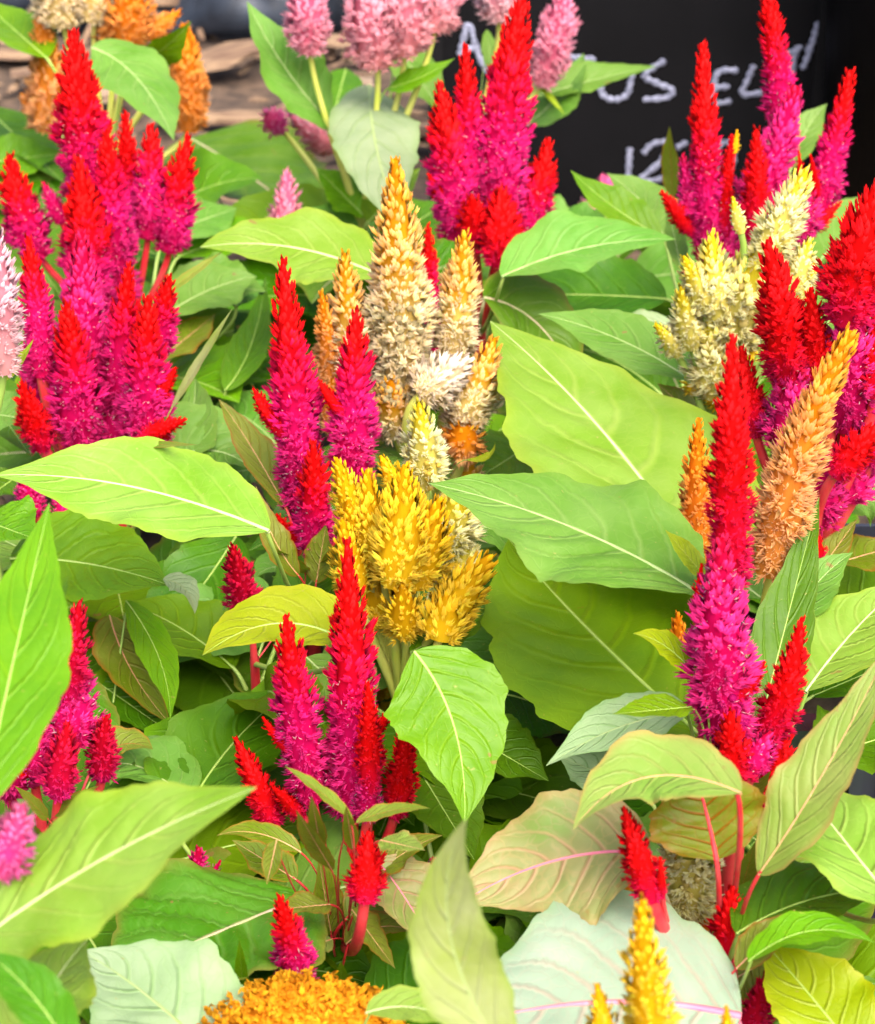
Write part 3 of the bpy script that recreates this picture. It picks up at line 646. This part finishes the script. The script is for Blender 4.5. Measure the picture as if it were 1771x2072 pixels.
plant('J', (858, 1040), 1.00, 'cream and orange celosia with the tallest pale spike at the centre', [
  sp((820, 840), (800, 322), 124, 'cream', shape='column', beads=CBEAD, ctrl=(806, 600), flare=1.25), sp((722, 800), (697, 512), 90, 'cream', ctrl=(705, 640)), sp((668, 780), (650, 588), 60, 'orangepk'), sp((668, 870), (668, 730), 56, 'orangepk'),
  sp((915, 735), (941, 468), 90, 'cream', ctrl=(930, 600), flare=1.2), sp((850, 800), (950, 728), 108, 'pinkwhite', flare=1.25, dy=-.03), sp((930, 880), (1002, 684), 92, 'cream', dy=-.02, flare=1.2), sp((935, 930), (938, 860), 92, 'orangepk', shape='ball', dy=-.03),
  sp((800, 870), (790, 770), 110, 'cream', beads=(.0, .9, (.45, .38, .20)), dy=-.01, flare=1.2), sp((740, 850), (745, 740), 70, 'cream', dy=.01), sp((945, 1000), (945, 915), 76, 'cream', dy=-.02)], 'yellow', sr=.0034)
plant('K', (632, 1240), .93, 'crimson celosia with two tall spikes left of the yellow flowers', [
  rm((622, 1060), (572, 524), 102, shape='column', ctrl=(592, 800), beads=MBEAD), rm((712, 990), (722, 628), 104, shape='flame', ctrl=(714, 800)), rm((640, 1125), (634, 892), 90, dy=-.03), rd((555, 860), (512, 786), 46), rd((600, 1110), (560, 1040), 44, dy=-.01)], 'red', sr=.0038)
plant('L', (812, 1430), .84, 'golden yellow celosia cluster at the centre of the bed', [
  sp((862, 980), (848, 815), 90, 'ycream', flare=1.2, beads=(.05, .4, (.72, .55, .10)), dy=.03), sp((720, 1050), (680, 926), 64, 'yellow'), sp((800, 1180), (818, 940), 108, 'yellow', dy=-.02), sp((750, 1150), (742, 950), 84, 'yellow', flare=1.2), sp((840, 1180), (888, 1010), 100, 'yellow', dy=-.01),
  sp((805, 985), (770, 922), 46, 'yellow'), sp((722, 1200), (692, 1050), 76, 'yellow', dy=-.01), sp((900, 1245), (994, 1122), 92, 'yellow', dy=-.02, flare=1.2), sp((890, 1290), (905, 1200), 100, 'yellow', dy=-.03, flare=1.2), sp((905, 1110), (930, 985), 110, 'ycream', dy=.03, flare=1.2), sp((765, 1265), (745, 1140), 92, 'yellow', flare=1.2),
  sp((822, 1280), (815, 1180), 84, 'yellow', dy=-.02, flare=1.2), sp((925, 1180), (930, 1060), 96, 'ycream', dy=.03), sp((720, 1090), (705, 1010), 70, 'yellow', flare=1.2), sp((795, 1450), (768, 1362), 54, 'yellow', dy=.04), sp((775, 1100), (782, 1000), 70, 'yellow')], 'yellow', sr=.0031)
plant('M', (688, 1925), .74, 'red celosia with many spikes and red stems at the lower centre', [
  rm((718, 1650), (702, 1092), 108, shape='column', ctrl=(715, 1400)), rm((632, 1615), (578, 1245), 98, shape='column', ctrl=(595, 1420)), rd((552, 1672), (476, 1492), 72), rd((800, 1648), (822, 1448), 70), rd((750, 1600), (745, 1380), 64, dy=-.015), rd((738, 1822), (745, 1682), 86, dy=-.11),
  rd((610, 1650), (552, 1592), 50), mg((700, 1640), (668, 1480), 88, dy=.005), mg((745, 1655), (742, 1560), 66, dy=-.01)], 'red', sr=.0035)
plant('M2', (640, 2095), .62, 'short magenta celosia spike above the orange cockscomb', [rm((610, 1995), (564, 1812), 84)], 'red', sr=.002)
plant('N', (515, 1330), .86, 'single crimson celosia spike in the shade left of the lime leaf', [sp((505, 1250), (470, 1102), 78, 'crimson', dens=1.1)], 'red', sr=.0022)
plant('O', (105, 1760), .72, 'crimson and magenta celosia at the left above the broad lime leaf', [
  sp((140, 1420), (162, 1216), 84, 'crimson'), mg((150, 1500), (135, 1310), 120), mg((70, 1560), (95, 1370), 125), sp((208, 1572), (216, 1448), 72, 'crimson'), sp((118, 1610), (138, 1462), 84, 'crimson', dy=-.02), mg((18, 1600), (30, 1470), 110),
  rd((160, 1700), (180, 1610), 40)], 'red', sr=.0031)
plant('P', (-30, 1900), .56, 'bright pink celosia plume at the left edge beside the broad leaf', [sp((2, 1762), (46, 1628), 104, 'hotpink', dens=1.2, dy=-.045, lean=0)], 'green')
plant('Q', (1456, 1990), .70, 'tallest red celosia at the right on thick forked red stems', [
  rd((1478, 1200), (1482, 676), 96, shape='column', dy=.01, ctrl=(1478, 930)), sp((1470, 1500), (1462, 1090), 138, 'mag', shape='column', specks=(.1, .9, (.85, .45, .50)), beads=(.0, .3, (.50, .006, .16)), flare=1.1), rd((1548, 1500), (1622, 1250), 90, ctrl=(1600, 1400)),
  rd((1490, 1590), (1478, 1440), 92, dy=-.02), rd((1560, 1660), (1588, 1440), 84), mg((1520, 1560), (1560, 1480), 80, dy=-.02), rd((1478, 1945), (1482, 1792), 92, dy=-.09), rd((1318, 1820), (1262, 1632), 78, dy=-.10), rd((1340, 1815), (1336, 1735), 28, dy=-.10), rd((1415, 1260), (1420, 1140), 40, dy=.01)], 'red', sr=.0043)
plant('R', (1460, 1640), .80, 'orange celosia with a long leaning peach spike at the right', [
  sp((1560, 1155), (1724, 672), 122, 'orangepk', shape='thin', ctrl=(1600, 900), flare=1.1), sp((1420, 1180), (1414, 846), 78, 'orange', shape='column'), sp((1392, 1440), (1372, 1240), 80, 'orange'), sp((1415, 1540), (1400, 1440), 56, 'yellow', dy=-.02), sp((1535, 1580), (1530, 1530), 46, 'yellow'), sp((1440, 1350), (1420, 1150), 70, 'orange'), sp((1640, 1290), (1606, 1232), 20, 'orange')], 'yellow', sr=.0031)
plant('S', (1640, 1150), .90, 'large red and magenta celosia cluster cut by the right edge', [
  rd((1600, 780), (1552, 485), 112, ctrl=(1585, 640)), rd((1650, 780), (1640, 582), 84), rd((1715, 650), (1776, 370), 150, dy=-.01), mg((1600, 920), (1610, 680), 130), mg((1710, 860), (1720, 590), 140, shape='column'), rd((1690, 960), (1790, 850), 84, dy=-.03), rd((1640, 1020), (1668, 920), 84, dy=-.01),
  rd((1655, 1130), (1648, 1075), 44, dy=-.03), rd((1770, 800), (1790, 600), 110, dy=-.01), mg((1700, 970), (1690, 860), 110, dy=.01), rd((1530, 880), (1500, 700), 70, dy=.01), mg((1760, 930), (1770, 800), 110), mg((1660, 1050), (1655, 900), 120, dy=-.005), mg((1720, 1010), (1735, 900), 110)], 'red', sr=.0038)
plant('T', (1370, 1960), .66, 'cream celosia plume low between the red stems', [sp((1392, 1850), (1378, 1600), 118, 'ycream', shape='column', beads=(.0, .6, (.55, .45, .14)), flare=1.2), sp((1200, 1870), (1192, 1792), 66, 'orange'), sp((1290, 1870), (1275, 1785), 76, 'yellow'), sp((1425, 1875), (1428, 1795), 56, 'orange')], 'green', sr=.0024)
plant('U', (1300, 2300), .50, 'bright yellow celosia spikes in front of the white leaf', [sp((1325, 2130), (1298, 1818), 90, 'yellow', shape='flame', dens=1.2), sp((1222, 2120), (1208, 1990), 60, 'yellow'), sp((1475, 2110), (1470, 2036), 36, 'yellow')], 'yellow')
plant('W', (1470, 2180), .60, 'small dark red celosia spike at the bottom right', [sp((1500, 2120), (1572, 1952), 76, 'crimson')], 'red', sr=.002)
plant('X', (400, 1900), .70, 'tiny magenta celosia cluster peeping out under the broad lime leaf', [mg((398, 1795), (402, 1715), 58, flare=1.3), mg((425, 1780), (446, 1742), 22)], 'red', sr=.0018)
plant('X2', (905, 1880), .72, 'tiny red celosia spikes behind the folded pale leaf', [rd((905, 1800), (918, 1700), 54), mg((880, 1805), (876, 1735), 50)], 'red', sr=.0018)

# cockscomb at the bottom edge
cb = at_y(612, 2165, .56)
pc_ = thing('cockscomb_plant', (cb[0], cb[1], 0), 'orange and yellow brain shaped cockscomb flower at the bottom edge', 'flower plant')
pc_['jx'], pc_['jy'], pc_['jz'] = float(cb[0]), float(cb[1]), float(cb[2] - .03); PLANTS['V'] = pc_
V, F = tube(bez([(cb[0], cb[1], -.004), (cb[0], cb[1], cb[2] - .02)], 6), .006, 10); link_mesh('main_stem', V, F, STEM['yellow'], pc_)
gq = np.random.default_rng(5); nn = 12000
u = gq.uniform(0, 1, nn); th = gq.uniform(0, 2 * np.pi, nn); ph = np.arccos(1 - u * 1.15)
d = np.stack([np.sin(ph) * np.cos(th), np.sin(ph) * np.sin(th), np.cos(ph)], -1)
RX, RY, RZ = 200 * KX * .84, .038, .027
rid = np.sin(d[:, 0] * 17 + 3.2 * np.sin(d[:, 1] * 9 + 1) + 2 * np.sin(d[:, 0] * 31)) * np.sin(d[:, 1] * 15 + 2.5 * np.sin(d[:, 0] * 12))
P_ = cb[None] + d * np.array([RX, RY, RZ]) * (1 + .15 * rid[:, None])
nrm_ = norm(norm(d / np.array([RX, RY, RZ])) + gq.normal(0, .55, (nn, 3)))
k_ = np.clip(.5 + .5 * rid, 0, 1)[:, None]
ca = np.array([[.84, .19, .004]]) * (1 - k_) + np.array([[.94, .44, .008]]) * k_
cbb = np.array([[.90, .28, .006]]) * (1 - k_) + np.array([[.95, .52, .035]]) * k_
V1, F1, C1 = florets(P_ - nrm_ * .003, nrm_, gq.uniform(.0026, .0040, nn), gq.uniform(.0008, .0012, nn), ca, cbb, gq, nrm_)
la = np.linspace(.02, 2.0, 16); tl = np.linspace(0, 2 * np.pi, 30, endpoint=False)
cv = np.array([[math.sin(a) * math.cos(b), math.sin(a) * math.sin(b), math.cos(a)] for a in la for b in tl]) * np.array([RX, RY, RZ]) * .93 + cb
i = np.arange(15)[:, None]; j = np.arange(30)[None]; j2 = (j + 1) % 30
cf = np.concatenate([np.stack([i * 30 + j, (i + 1) * 30 + j, (i + 1) * 30 + j2], -1).reshape(-1, 3), np.stack([i * 30 + j, (i + 1) * 30 + j2, i * 30 + j2], -1).reshape(-1, 3)])
V, F = join([(cv, cf), (V1, F1)]); oc = link_mesh('flower_comb', V, F, PLUME, pc_, smooth=True, tint=np.concatenate([np.tile((.90, .30, .01), (len(cv), 1)), C1]))
oc.data.normals_split_custom_set_from_vertices(norm(np.concatenate([cv - cb, np.repeat(norm(d / np.array([RX, RY, RZ])), 5, axis=0) + gq.normal(0, .3, (nn * 5, 3))])).astype(np.float32))

# ------------------------------------------------------------------ the leaves seen one by one
LF((545, 1074), (-12, 962), 186, .235, .245, 'lime', ctrl=(250, 948), plant='K', fold=.10, nl=9, n=60)
LF((-40, 1640), (100, 1018), 215, .30, .34, 'grass', ctrl=(28, 1330), plant='P', nl=8, fold=.08)
LF((20, 1130), (345, 1185), 205, .17, .165, 'grass', ctrl=(180, 1125), plant='O', nl=8, fold=.05, n=56)
LF((330, 1172), (394, 1242), 44, .17, .165, 'pale', ctrl=(390, 1180), plant='O', rib=False, petiole=False)
LF((-70, 1925), (520, 1593), 235, .25, .31, 'lime', ctrl=(190, 1718), plant='P', nl=9, n=60, fold=.10)
LF((95, 118), (-50, -10), 95, .25, .27, 'grass', plant='A')
LF((185, 96), (352, 284), 130, .275, .25, 'light', ctrl=(290, 130), plant='A', droop=.3, nl=8)
LF((262, 140), (387, 42), 62, .24, .28, 'grass', ctrl=(330, 110), plant='A')
LF((385, 280), (660, 480), 215, .12, .12, 'quilt', ctrl=(500, 340), plant='E', nl=9, n=60)
LF((675, 255), (500, 3), 118, .22, .30, 'light', ctrl=(570, 150), plant='E', nl=8)
LF((748, 172), (815, 470), 172, .235, .225, 'pale', ctrl=(745, 290), plant='E', droop=.2, nl=8, up=.6)
LF((785, 178), (920, 118), 40, .25, .27, 'grass', ctrl=(850, 165), plant='E')
LF((800, 90), (905, 240), 80, .21, .19, 'light', plant='E')
LF((700, 140), (660, 290), 100, .18, .16, 'green', plant='E')
LF((1085, 195), (1328, 134), 56, .20, .22, 'light', ctrl=(1200, 158), plant='E2')
LF((1075, 245), (1182, 108), 92, .18, .22, 'light', ctrl=(1140, 200), plant='E2')
LF((1080, 160), (1143, 232), 12, .22, .20, 'yellow', plant='E2', rib=False)
LF((985, 60), (1000, 180), 30, .24, .21, 'light', plant='E2', rib=False)
LF((1600, 345), (1674, 210), 74, .21, .24, 'light', ctrl=(1620, 260), plant='G')
LF((1362, 400), (1355, 255), 36, .20, .25, 'olive', plant='G', rib=False)
LF((1575, 330), (1562, 240), 14, .22, .25, 'grass', plant='G', rib=False)
LF((775, 560), (405, 500), 138, .215, .235, 'lime', ctrl=(590, 470), plant='F', nl=8, fold=.08)
LF((1015, 560), (1366, 484), 112, .215, .23, 'light', ctrl=(1180, 480), plant='F', nl=8)
LF((1350, 605), (990, 600), 135, .17, .16, 'green', ctrl=(1170, 590), plant='G', nl=8)
LF((978, 602), (1175, 800), 150, .20, .15, 'quilt', ctrl=(1110, 620), plant='F', nl=8, droop=.2)
LF((1402, 772), (1090, 635), 108, .205, .215, 'light', ctrl=(1260, 670), plant='I', nl=8)
LF((1450, 1190), (992, 650), 345, .20, .225, 'lime', ctrl=(1240, 850), plant='R', nl=11, n=72, fold=.06, wavy=.7)
LF((1412, 1198), (868, 978), 222, .245, .26, 'light', ctrl=(1160, 1040), plant='Q', nl=10, n=64, fold=.10)
LF((1420, 1490), (1030, 1090), 380, .165, .17, 'grass', ctrl=(1130, 1230), plant='Q', nl=11, n=64, fold=.03, wavy=.5, quilt=.6)
LF((838, 1318), (940, 1668), 230, .215, .17, 'grass', ctrl=(950, 1450), plant='L', nl=9, n=56, fold=.10)
LF((705, 1300), (410, 1326), 140, .20, .21, 'yellow', ctrl=(560, 1210), plant='N', nl=8, fold=.05)
LF((1318, 1725), (915, 1838), 262, .19, .17, 'pinkolive', up=.35, ctrl=(1115, 1705), plant='Q', nl=10, n=60, fold=.05)
LF((1500, 1605), (1160, 1680), 140, .245, .235, 'olivelight', ctrl=(1280, 1505), plant='Q', nl=8, label='pale green leaf folded over its red stalk')
LF((1450, 1740), (1395, 1530), 235, .20, .235, 'redvein', ctrl=(1430, 1630), plant='Q', nl=8, up=.2, label='olive leaf with red veins seen from below')
LF((1535, 1770), (1810, 1290), 132, .20, .27, 'olivelight', ctrl=(1665, 1590), plant='Q', nl=9, n=60)
LF((1820, 1840), (1600, 1560), 200, .20, .20, 'lime', ctrl=(1690, 1680), plant='R', nl=8)
LF((1490, 1890), (1830, 1800), 140, .17, .18, 'green', ctrl=(1640, 1790), plant='Q', nl=8)
LF((1515, 1945), (1770, 1908), 64, .19, .19, 'grass', ctrl=(1640, 1840), plant='Q')
LF((1740, 2140), (1545, 1905), 190, .15, .16, 'yellow', ctrl=(1640, 2010), plant='W', nl=8, quilt=.6)
LF((1790, 2110), (1690, 1985), 110, .14, .15, 'green', plant='W')
LF((1500, 2056), (930, 2075), 460, .165, .17, 'palepink', ctrl=(1230, 1990), plant='W', nl=12, n=64, fold=-.02, wavy=.5, quilt=.8)
LF((1050, 2180), (945, 1655), 170, .24, .33, 'paleolive', ctrl=(825, 1870), plant='U', nl=8, n=56, up=.1, fold=.25)
LF((625, 1812), (215, 1985), 290, .125, .14, 'quilt', ctrl=(400, 1900), plant='M', nl=10, n=64, quilt=1.6, fold=.08)
LF((480, 2180), (165, 1925), 260, .145, .16, 'pale', ctrl=(290, 1990), plant='V', nl=9, n=56)
LF((30, 2160), (178, 1900), 190, .22, .23, 'lime', ctrl=(90, 1990), plant='P', nl=8)
LF((150, 2140), (-40, 1920), 110, .26, .27, 'green', ctrl=(70, 1990), plant='P', nl=7)
LF((478, 1085), (262, 1370), 160, .13, .10, 'green', ctrl=(400, 1210), plant='N', nl=8, quilt=.5)
LF((222, 1245), (345, 1465), 112, .12, .10, 'olive', ctrl=(250, 1360), plant='O', nl=7)
LF((255, 1215), (345, 1455), 74, .135, .125, 'grass', ctrl=(345, 1330), plant='O', nl=7)
LF((370, 1240), (590, 1530), 250, .09, .08, 'green', ctrl=(450, 1400), plant='N', nl=9, quilt=.5)
LF((190, 1375), (370, 1500), 100, .10, .09, 'green', plant='O', nl=7)
LF((285, 1540), (440, 1490), 78, .09, .09, 'dark', ctrl=(360, 1460), plant='O')
LF((375, 1620), (175, 1560), 120, .12, .12, 'light', ctrl=(280, 1510), plant='O', nl=7)
LF((385, 1600), (250, 1500), 90, .10, .11, 'green', ctrl=(330, 1520), plant='O', nl=7)
LF((360, 1680), (610, 1380), 210, .115, .12, 'green', ctrl=(440, 1500), plant='M', nl=9)
LF((200, 1535), (310, 1517), 62, .13, .135, 'olive', ctrl=(250, 1485), plant='O', rib=False)
LF((318, 945), (525, 960), 150, .17, .16, 'light', ctrl=(430, 870), plant='C', nl=9, quilt=1.7)
LF((318, 940), (395, 765), 130, .16, .18, 'light', ctrl=(400, 880), plant='C', nl=8)
LF((520, 800), (385, 620), 160, .11, .12, 'dark', ctrl=(470, 690), plant='B', nl=8)
LF((320, 730), (436, 636), 76, .15, .16, 'olive', plant='B', nl=7)
LF((345, 830), (472, 622), 18, .20, .26, 'paleolive', plant='C', rib=False)
LF((455, 790), (538, 560), 74, .14, .16, 'green', ctrl=(520, 720), plant='B', nl=7)
LF((580, 1030), (443, 808), 66, .17, .20, 'olive', ctrl=(500, 880), plant='K')
LF((605, 1165), (518, 984), 56, .17, .21, 'olive', ctrl=(545, 1100), plant='K')
LF((640, 1180), (660, 1060), 60, .15, .18, 'olive', plant='K')
LF((560, 960), (400, 1000), 110, .15, .15, 'light', ctrl=(480, 930), plant='K', nl=7)
LF((545, 1200), (450, 1236), 50, .14, .14, 'light', ctrl=(500, 1185), plant='N')
LF((600, 1160), (515, 1170), 60, .13, .13, 'light', ctrl=(550, 1130), plant='N')
LF((1000, 1400), (1240, 1510), 150, .12, .11, 'dark', ctrl=(1120, 1420), plant='L', nl=8)
LF((1398, 1440), (1105, 1550), 100, .185, .17, 'pale', ctrl=(1250, 1450), plant='Q', nl=8)
LF((1230, 1820), (930, 1850), 120, .13, .12, 'green', ctrl=(1090, 1790), plant='T', nl=8)
LF((760, 1740), (885, 1935), 125, .15, .13, 'pinkolive', ctrl=(820, 1800), plant='M', nl=8)
LF((610, 1725), (440, 1690), 44, .14, .16, 'olive', ctrl=(520, 1665), plant='M')
LF((715, 1660), (575, 1550), 26, .21, .23, 'olive', ctrl=(640, 1590), plant='M', rib=False)
LF((720, 1665), (872, 1636), 28, .19, .20, 'olive', ctrl=(790, 1630), plant='M', rib=False)
LF((735, 1800), (895, 1690), 66, .14, .16, 'olive', ctrl=(800, 1720), plant='M')
LF((700, 1910), (850, 1890), 54, .12, .12, 'olive', ctrl=(770, 1850), plant='M')
LF((670, 1890), (645, 1735), 66, .10, .14, 'olive', plant='M')
LF((600, 1780), (470, 1700), 70, .12, .13, 'olive', plant='M')
LF((700, 1860), (840, 1740), 90, .11, .13, 'olive', plant='M')
LF((492, 2010), (484, 1900), 26, .13, .17, 'grass', plant='M2', rib=False)
LF((692, 2010), (690, 1945), 36, .12, .15, 'grass', plant='M2', rib=False)
LF((740, 2050), (960, 2090), 70, .19, .19, 'lime', ctrl=(850, 2010), plant='V')
LF((1515, 1560), (1658, 1005), 122, .17, .24, 'green', ctrl=(1590, 1260), plant='R', nl=9, n=60, up=.3, label='long grey green leaf with a red midrib')
LF((1585, 1290), (1726, 1118), 100, .17, .19, 'light', ctrl=(1640, 1170), plant='S', nl=8)
LF((1630, 1400), (1830, 1180), 190, .17, .18, 'lime', ctrl=(1720, 1270), plant='R', nl=9)
LF((1670, 1020), (1840, 1030), 130, .17, .17, 'light', ctrl=(1760, 1000), plant='S', nl=8)
LF((1640, 1180), (1735, 1050), 60, .16, .18, 'olive', plant='S')
LF((1690, 1140), (1830, 1100), 80, .15, .15, 'olive', plant='S')
LF((1640, 1410), (1830, 1330), 90, .15, .15, 'green', plant='R')
LF((1660, 1530), (1830, 1480), 150, .14, .14, 'green', plant='R', nl=7)
LF((-30, 215), (130, 370), 100, .17, .15, 'green', plant='A', nl=7)
LF((-40, 330), (130, 310), 84, .16, .16, 'grass', plant='A', nl=7)
LF((60, 300), (120, 400), 90, .15, .14, 'green', plant='A', nl=7)
LF((30, 470), (140, 620), 100, .14, .13, 'green', plant='B', nl=7)
LF((-60, 830), (70, 850), 90, .18, .18, 'light', plant='D', nl=7)
LF((-30, 790), (68, 686), 26, .26, .28, 'yellow', ctrl=(35, 750), plant='D', rib=False)
LF((-50, 760), (60, 920), 120, .15, .15, 'green', plant='D', nl=7)
LF((-40, 1050), (70, 1090), 110, .19, .19, 'grass', plant='D', nl=7)
LF((1340, 480), (1155, 345), 70, .19, .22, 'grass', ctrl=(1230, 420), plant='G')
LF((1345, 485), (1228, 350), 90, .18, .21, 'light', ctrl=(1320, 410), plant='G')
LF((1230, 490), (1050, 440), 90, .17, .17, 'light', plant='F', nl=7)
LF((1380, 550), (1350, 410), 40, .20, .22, 'light', plant='G')
LF((1650, 540), (1830, 440), 130, .17, .18, 'light', ctrl=(1730, 430), plant='G', nl=8)
LF((1640, 680), (1800, 560), 160, .15, .15, 'light', plant='I', nl=8)
LF((1370, 660), (1170, 680), 64, .17, .17, 'pale', plant='I')
LF((1420, 860), (1330, 775), 56, .18, .20, 'olive', plant='I')
LF((1430, 1170), (1346, 1072), 40, .25, .27, 'yellow', plant='Q', rib=False)
LF((1415, 1375), (1282, 1282), 52, .22, .24, 'yellow', ctrl=(1350, 1290), plant='Q')
LF((1400, 1430), (1240, 1445), 50, .21, .22, 'grass', plant='Q')
LF((1090, 890), (955, 975), 120, .16, .15, 'grass', plant='J', nl=7)
LF((945, 930), (1002, 896), 14, .19, .20, 'yellow', ctrl=(1000, 935), plant='J', rib=False)
LF((870, 980), (755, 850), 130, .16, .17, 'light', plant='J', nl=7)
LF((960, 1060), (1140, 1110), 90, .17, .16, 'light', plant='L', nl=7)
LF((830, 1320), (1020, 1220), 80, .15, .16, 'grass', plant='L', nl=7)
LF((850, 1290), (1075, 1420), 130, .12, .11, 'green', plant='L', nl=7)
LF((940, 1480), (1110, 1580), 120, .13, .12, 'green', plant='L', nl=7)
LF((850, 1560), (960, 1740), 130, .12, .12, 'green', plant='X2', nl=7)
LF((620, 1330), (760, 1460), 130, .13, .12, 'light', plant='L', nl=7)
LF((480, 620), (400, 560), 120, .15, .15, 'light', plant='B', nl=7)
LF((350, 560), (540, 590), 90, .16, .16, 'light', plant='B', nl=7)
LF((300, 620), (455, 505), 18, .21, .23, 'olive', plant='B', rib=False)
LF((1300, 1600), (1130, 1530), 110, .14, .14, 'pale', plant='T', nl=7)
LF((250, 900), (400, 900), 14, .24, .26, 'olive', plant='C', rib=False)
LF((1540, 1950), (1400, 2030), 130, .13, .13, 'olive', plant='W', nl=7)
LF((1490, 1960), (1610, 1840), 70, .17, .19, 'olive', plant='Q')

LF((330, 640), (520, 560), 110, .17, .17, 'light', ctrl=(430, 570), plant='B', nl=8)
LF((340, 470), (480, 420), 100, .16, .16, 'light', plant='B', nl=7)
LF((360, 520), (560, 500), 90, .14, .15, 'grass', ctrl=(470, 470), plant='B', nl=7)
LF((90, 560), (-30, 640), 110, .14, .13, 'light', plant='B', nl=7)
LF((60, 420), (-40, 380), 90, .14, .13, 'green', plant='B', nl=7)
LF((740, 440), (640, 340), 80, .16, .19, 'grass', plant='E', nl=7)
LF((745, 450), (850, 340), 80, .16, .19, 'grass', plant='E', nl=7)
LF((725, 470), (630, 420), 64, .15, .17, 'light', plant='E', nl=7)
LF((420, 800), (560, 720), 130, .12, .13, 'green', ctrl=(500, 720), plant='K', nl=8)
LF((560, 900), (430, 830), 120, .12, .12, 'light', ctrl=(490, 820), plant='K', nl=8)
LF((150, 1160), (-20, 1080), 150, .14, .14, 'light', plant='O', nl=8)
LF((40, 960), (-30, 1010), 90, .15, .15, 'green', plant='C', nl=7)

for bx, by, tx, ty, w_, k_ in ((672, 1760, 600, 1640, 40, 'olive'), (668, 1830, 560, 1840, 46, 'olive'), (650, 1720, 630, 1610, 34, 'olive'), (712, 1840, 800, 1960, 50, 'olive'),
                            (672, 1900, 590, 1930, 50, 'olivelight'), (560, 1700, 540, 1790, 40, 'olive'), (770, 1700, 860, 1720, 44, 'olivelight'), (715, 1720, 700, 1630, 30, 'olive')):
    LF((bx, by), (tx, ty), w_, .10 + (1950 - by) * .00035, .115 + (1950 - ty) * .00035, k_, plant='M')
for bx, by, tx, ty, w_ in ((100, 1660, 30, 1590, 26), (110, 1650, 200, 1590, 26), (120, 1690, 260, 1620, 24), (90, 1700, 20, 1650, 30)):
    LF((bx, by), (tx, ty), w_, .145, .17, 'olive', plant='O', rib=False)
for bx, by, tx, ty, w_ in ((620, 1160, 560, 1110, 34), (660, 1150, 690, 1090, 34), (1480, 1640, 1560, 1560, 34), (1500, 1800, 1530, 1700, 40), (1440, 1760, 1380, 1700, 60)):
    LF((bx, by), (tx, ty), w_, .15, .19, 'olive', rib=False)

# ------------------------------------------------------------------ lower leaves of every plant, under the ones above
fr = random.Random(21)
LOW = {'A': 15, 'B': 20, 'C': 13, 'D': 8, 'E': 18, 'E2': 7, 'F': 13, 'G': 12, 'H': 7, 'I': 13, 'J': 13, 'K': 13, 'L': 13, 'M': 13, 'M2': 6, 'N': 12, 'O': 12, 'P': 8, 'Q': 10, 'R': 12, 'S': 11, 'T': 8, 'U': 6, 'W': 6, 'X': 9, 'X2': 9, 'V': 0}
for key, cnt in LOW.items():
    pl = PLANTS[key]; top = max(pl['jz'], .05)
    for i in range(cnt):
        a = i * 2.39996 + fr.uniform(-.3, .3); z0 = .02 + (min(top, .12) - .02) * (i + .5) / cnt
        L = fr.uniform(.065, .105); rise = fr.uniform(-.012, .03); out = fr.uniform(.012, .035)
        dx, dy = math.cos(a), math.sin(a)
        b = np.array([pl['jx'] + dx * out, pl['jy'] + dy * out, z0 + .008])
        t = b + np.array([dx * L, dy * L, rise]); c = (b + t) / 2 + np.array([0, 0, fr.uniform(.010, .022)])
        t[2] = max(t[2], .014)
        leaf3d(pl, bez([b, c, t], 22), L * fr.uniform(.22, .30), fr.choice(['green', 'green', 'grass', 'grass', 'light', 'quilt']), nl=4, rib=True, petiole=True)
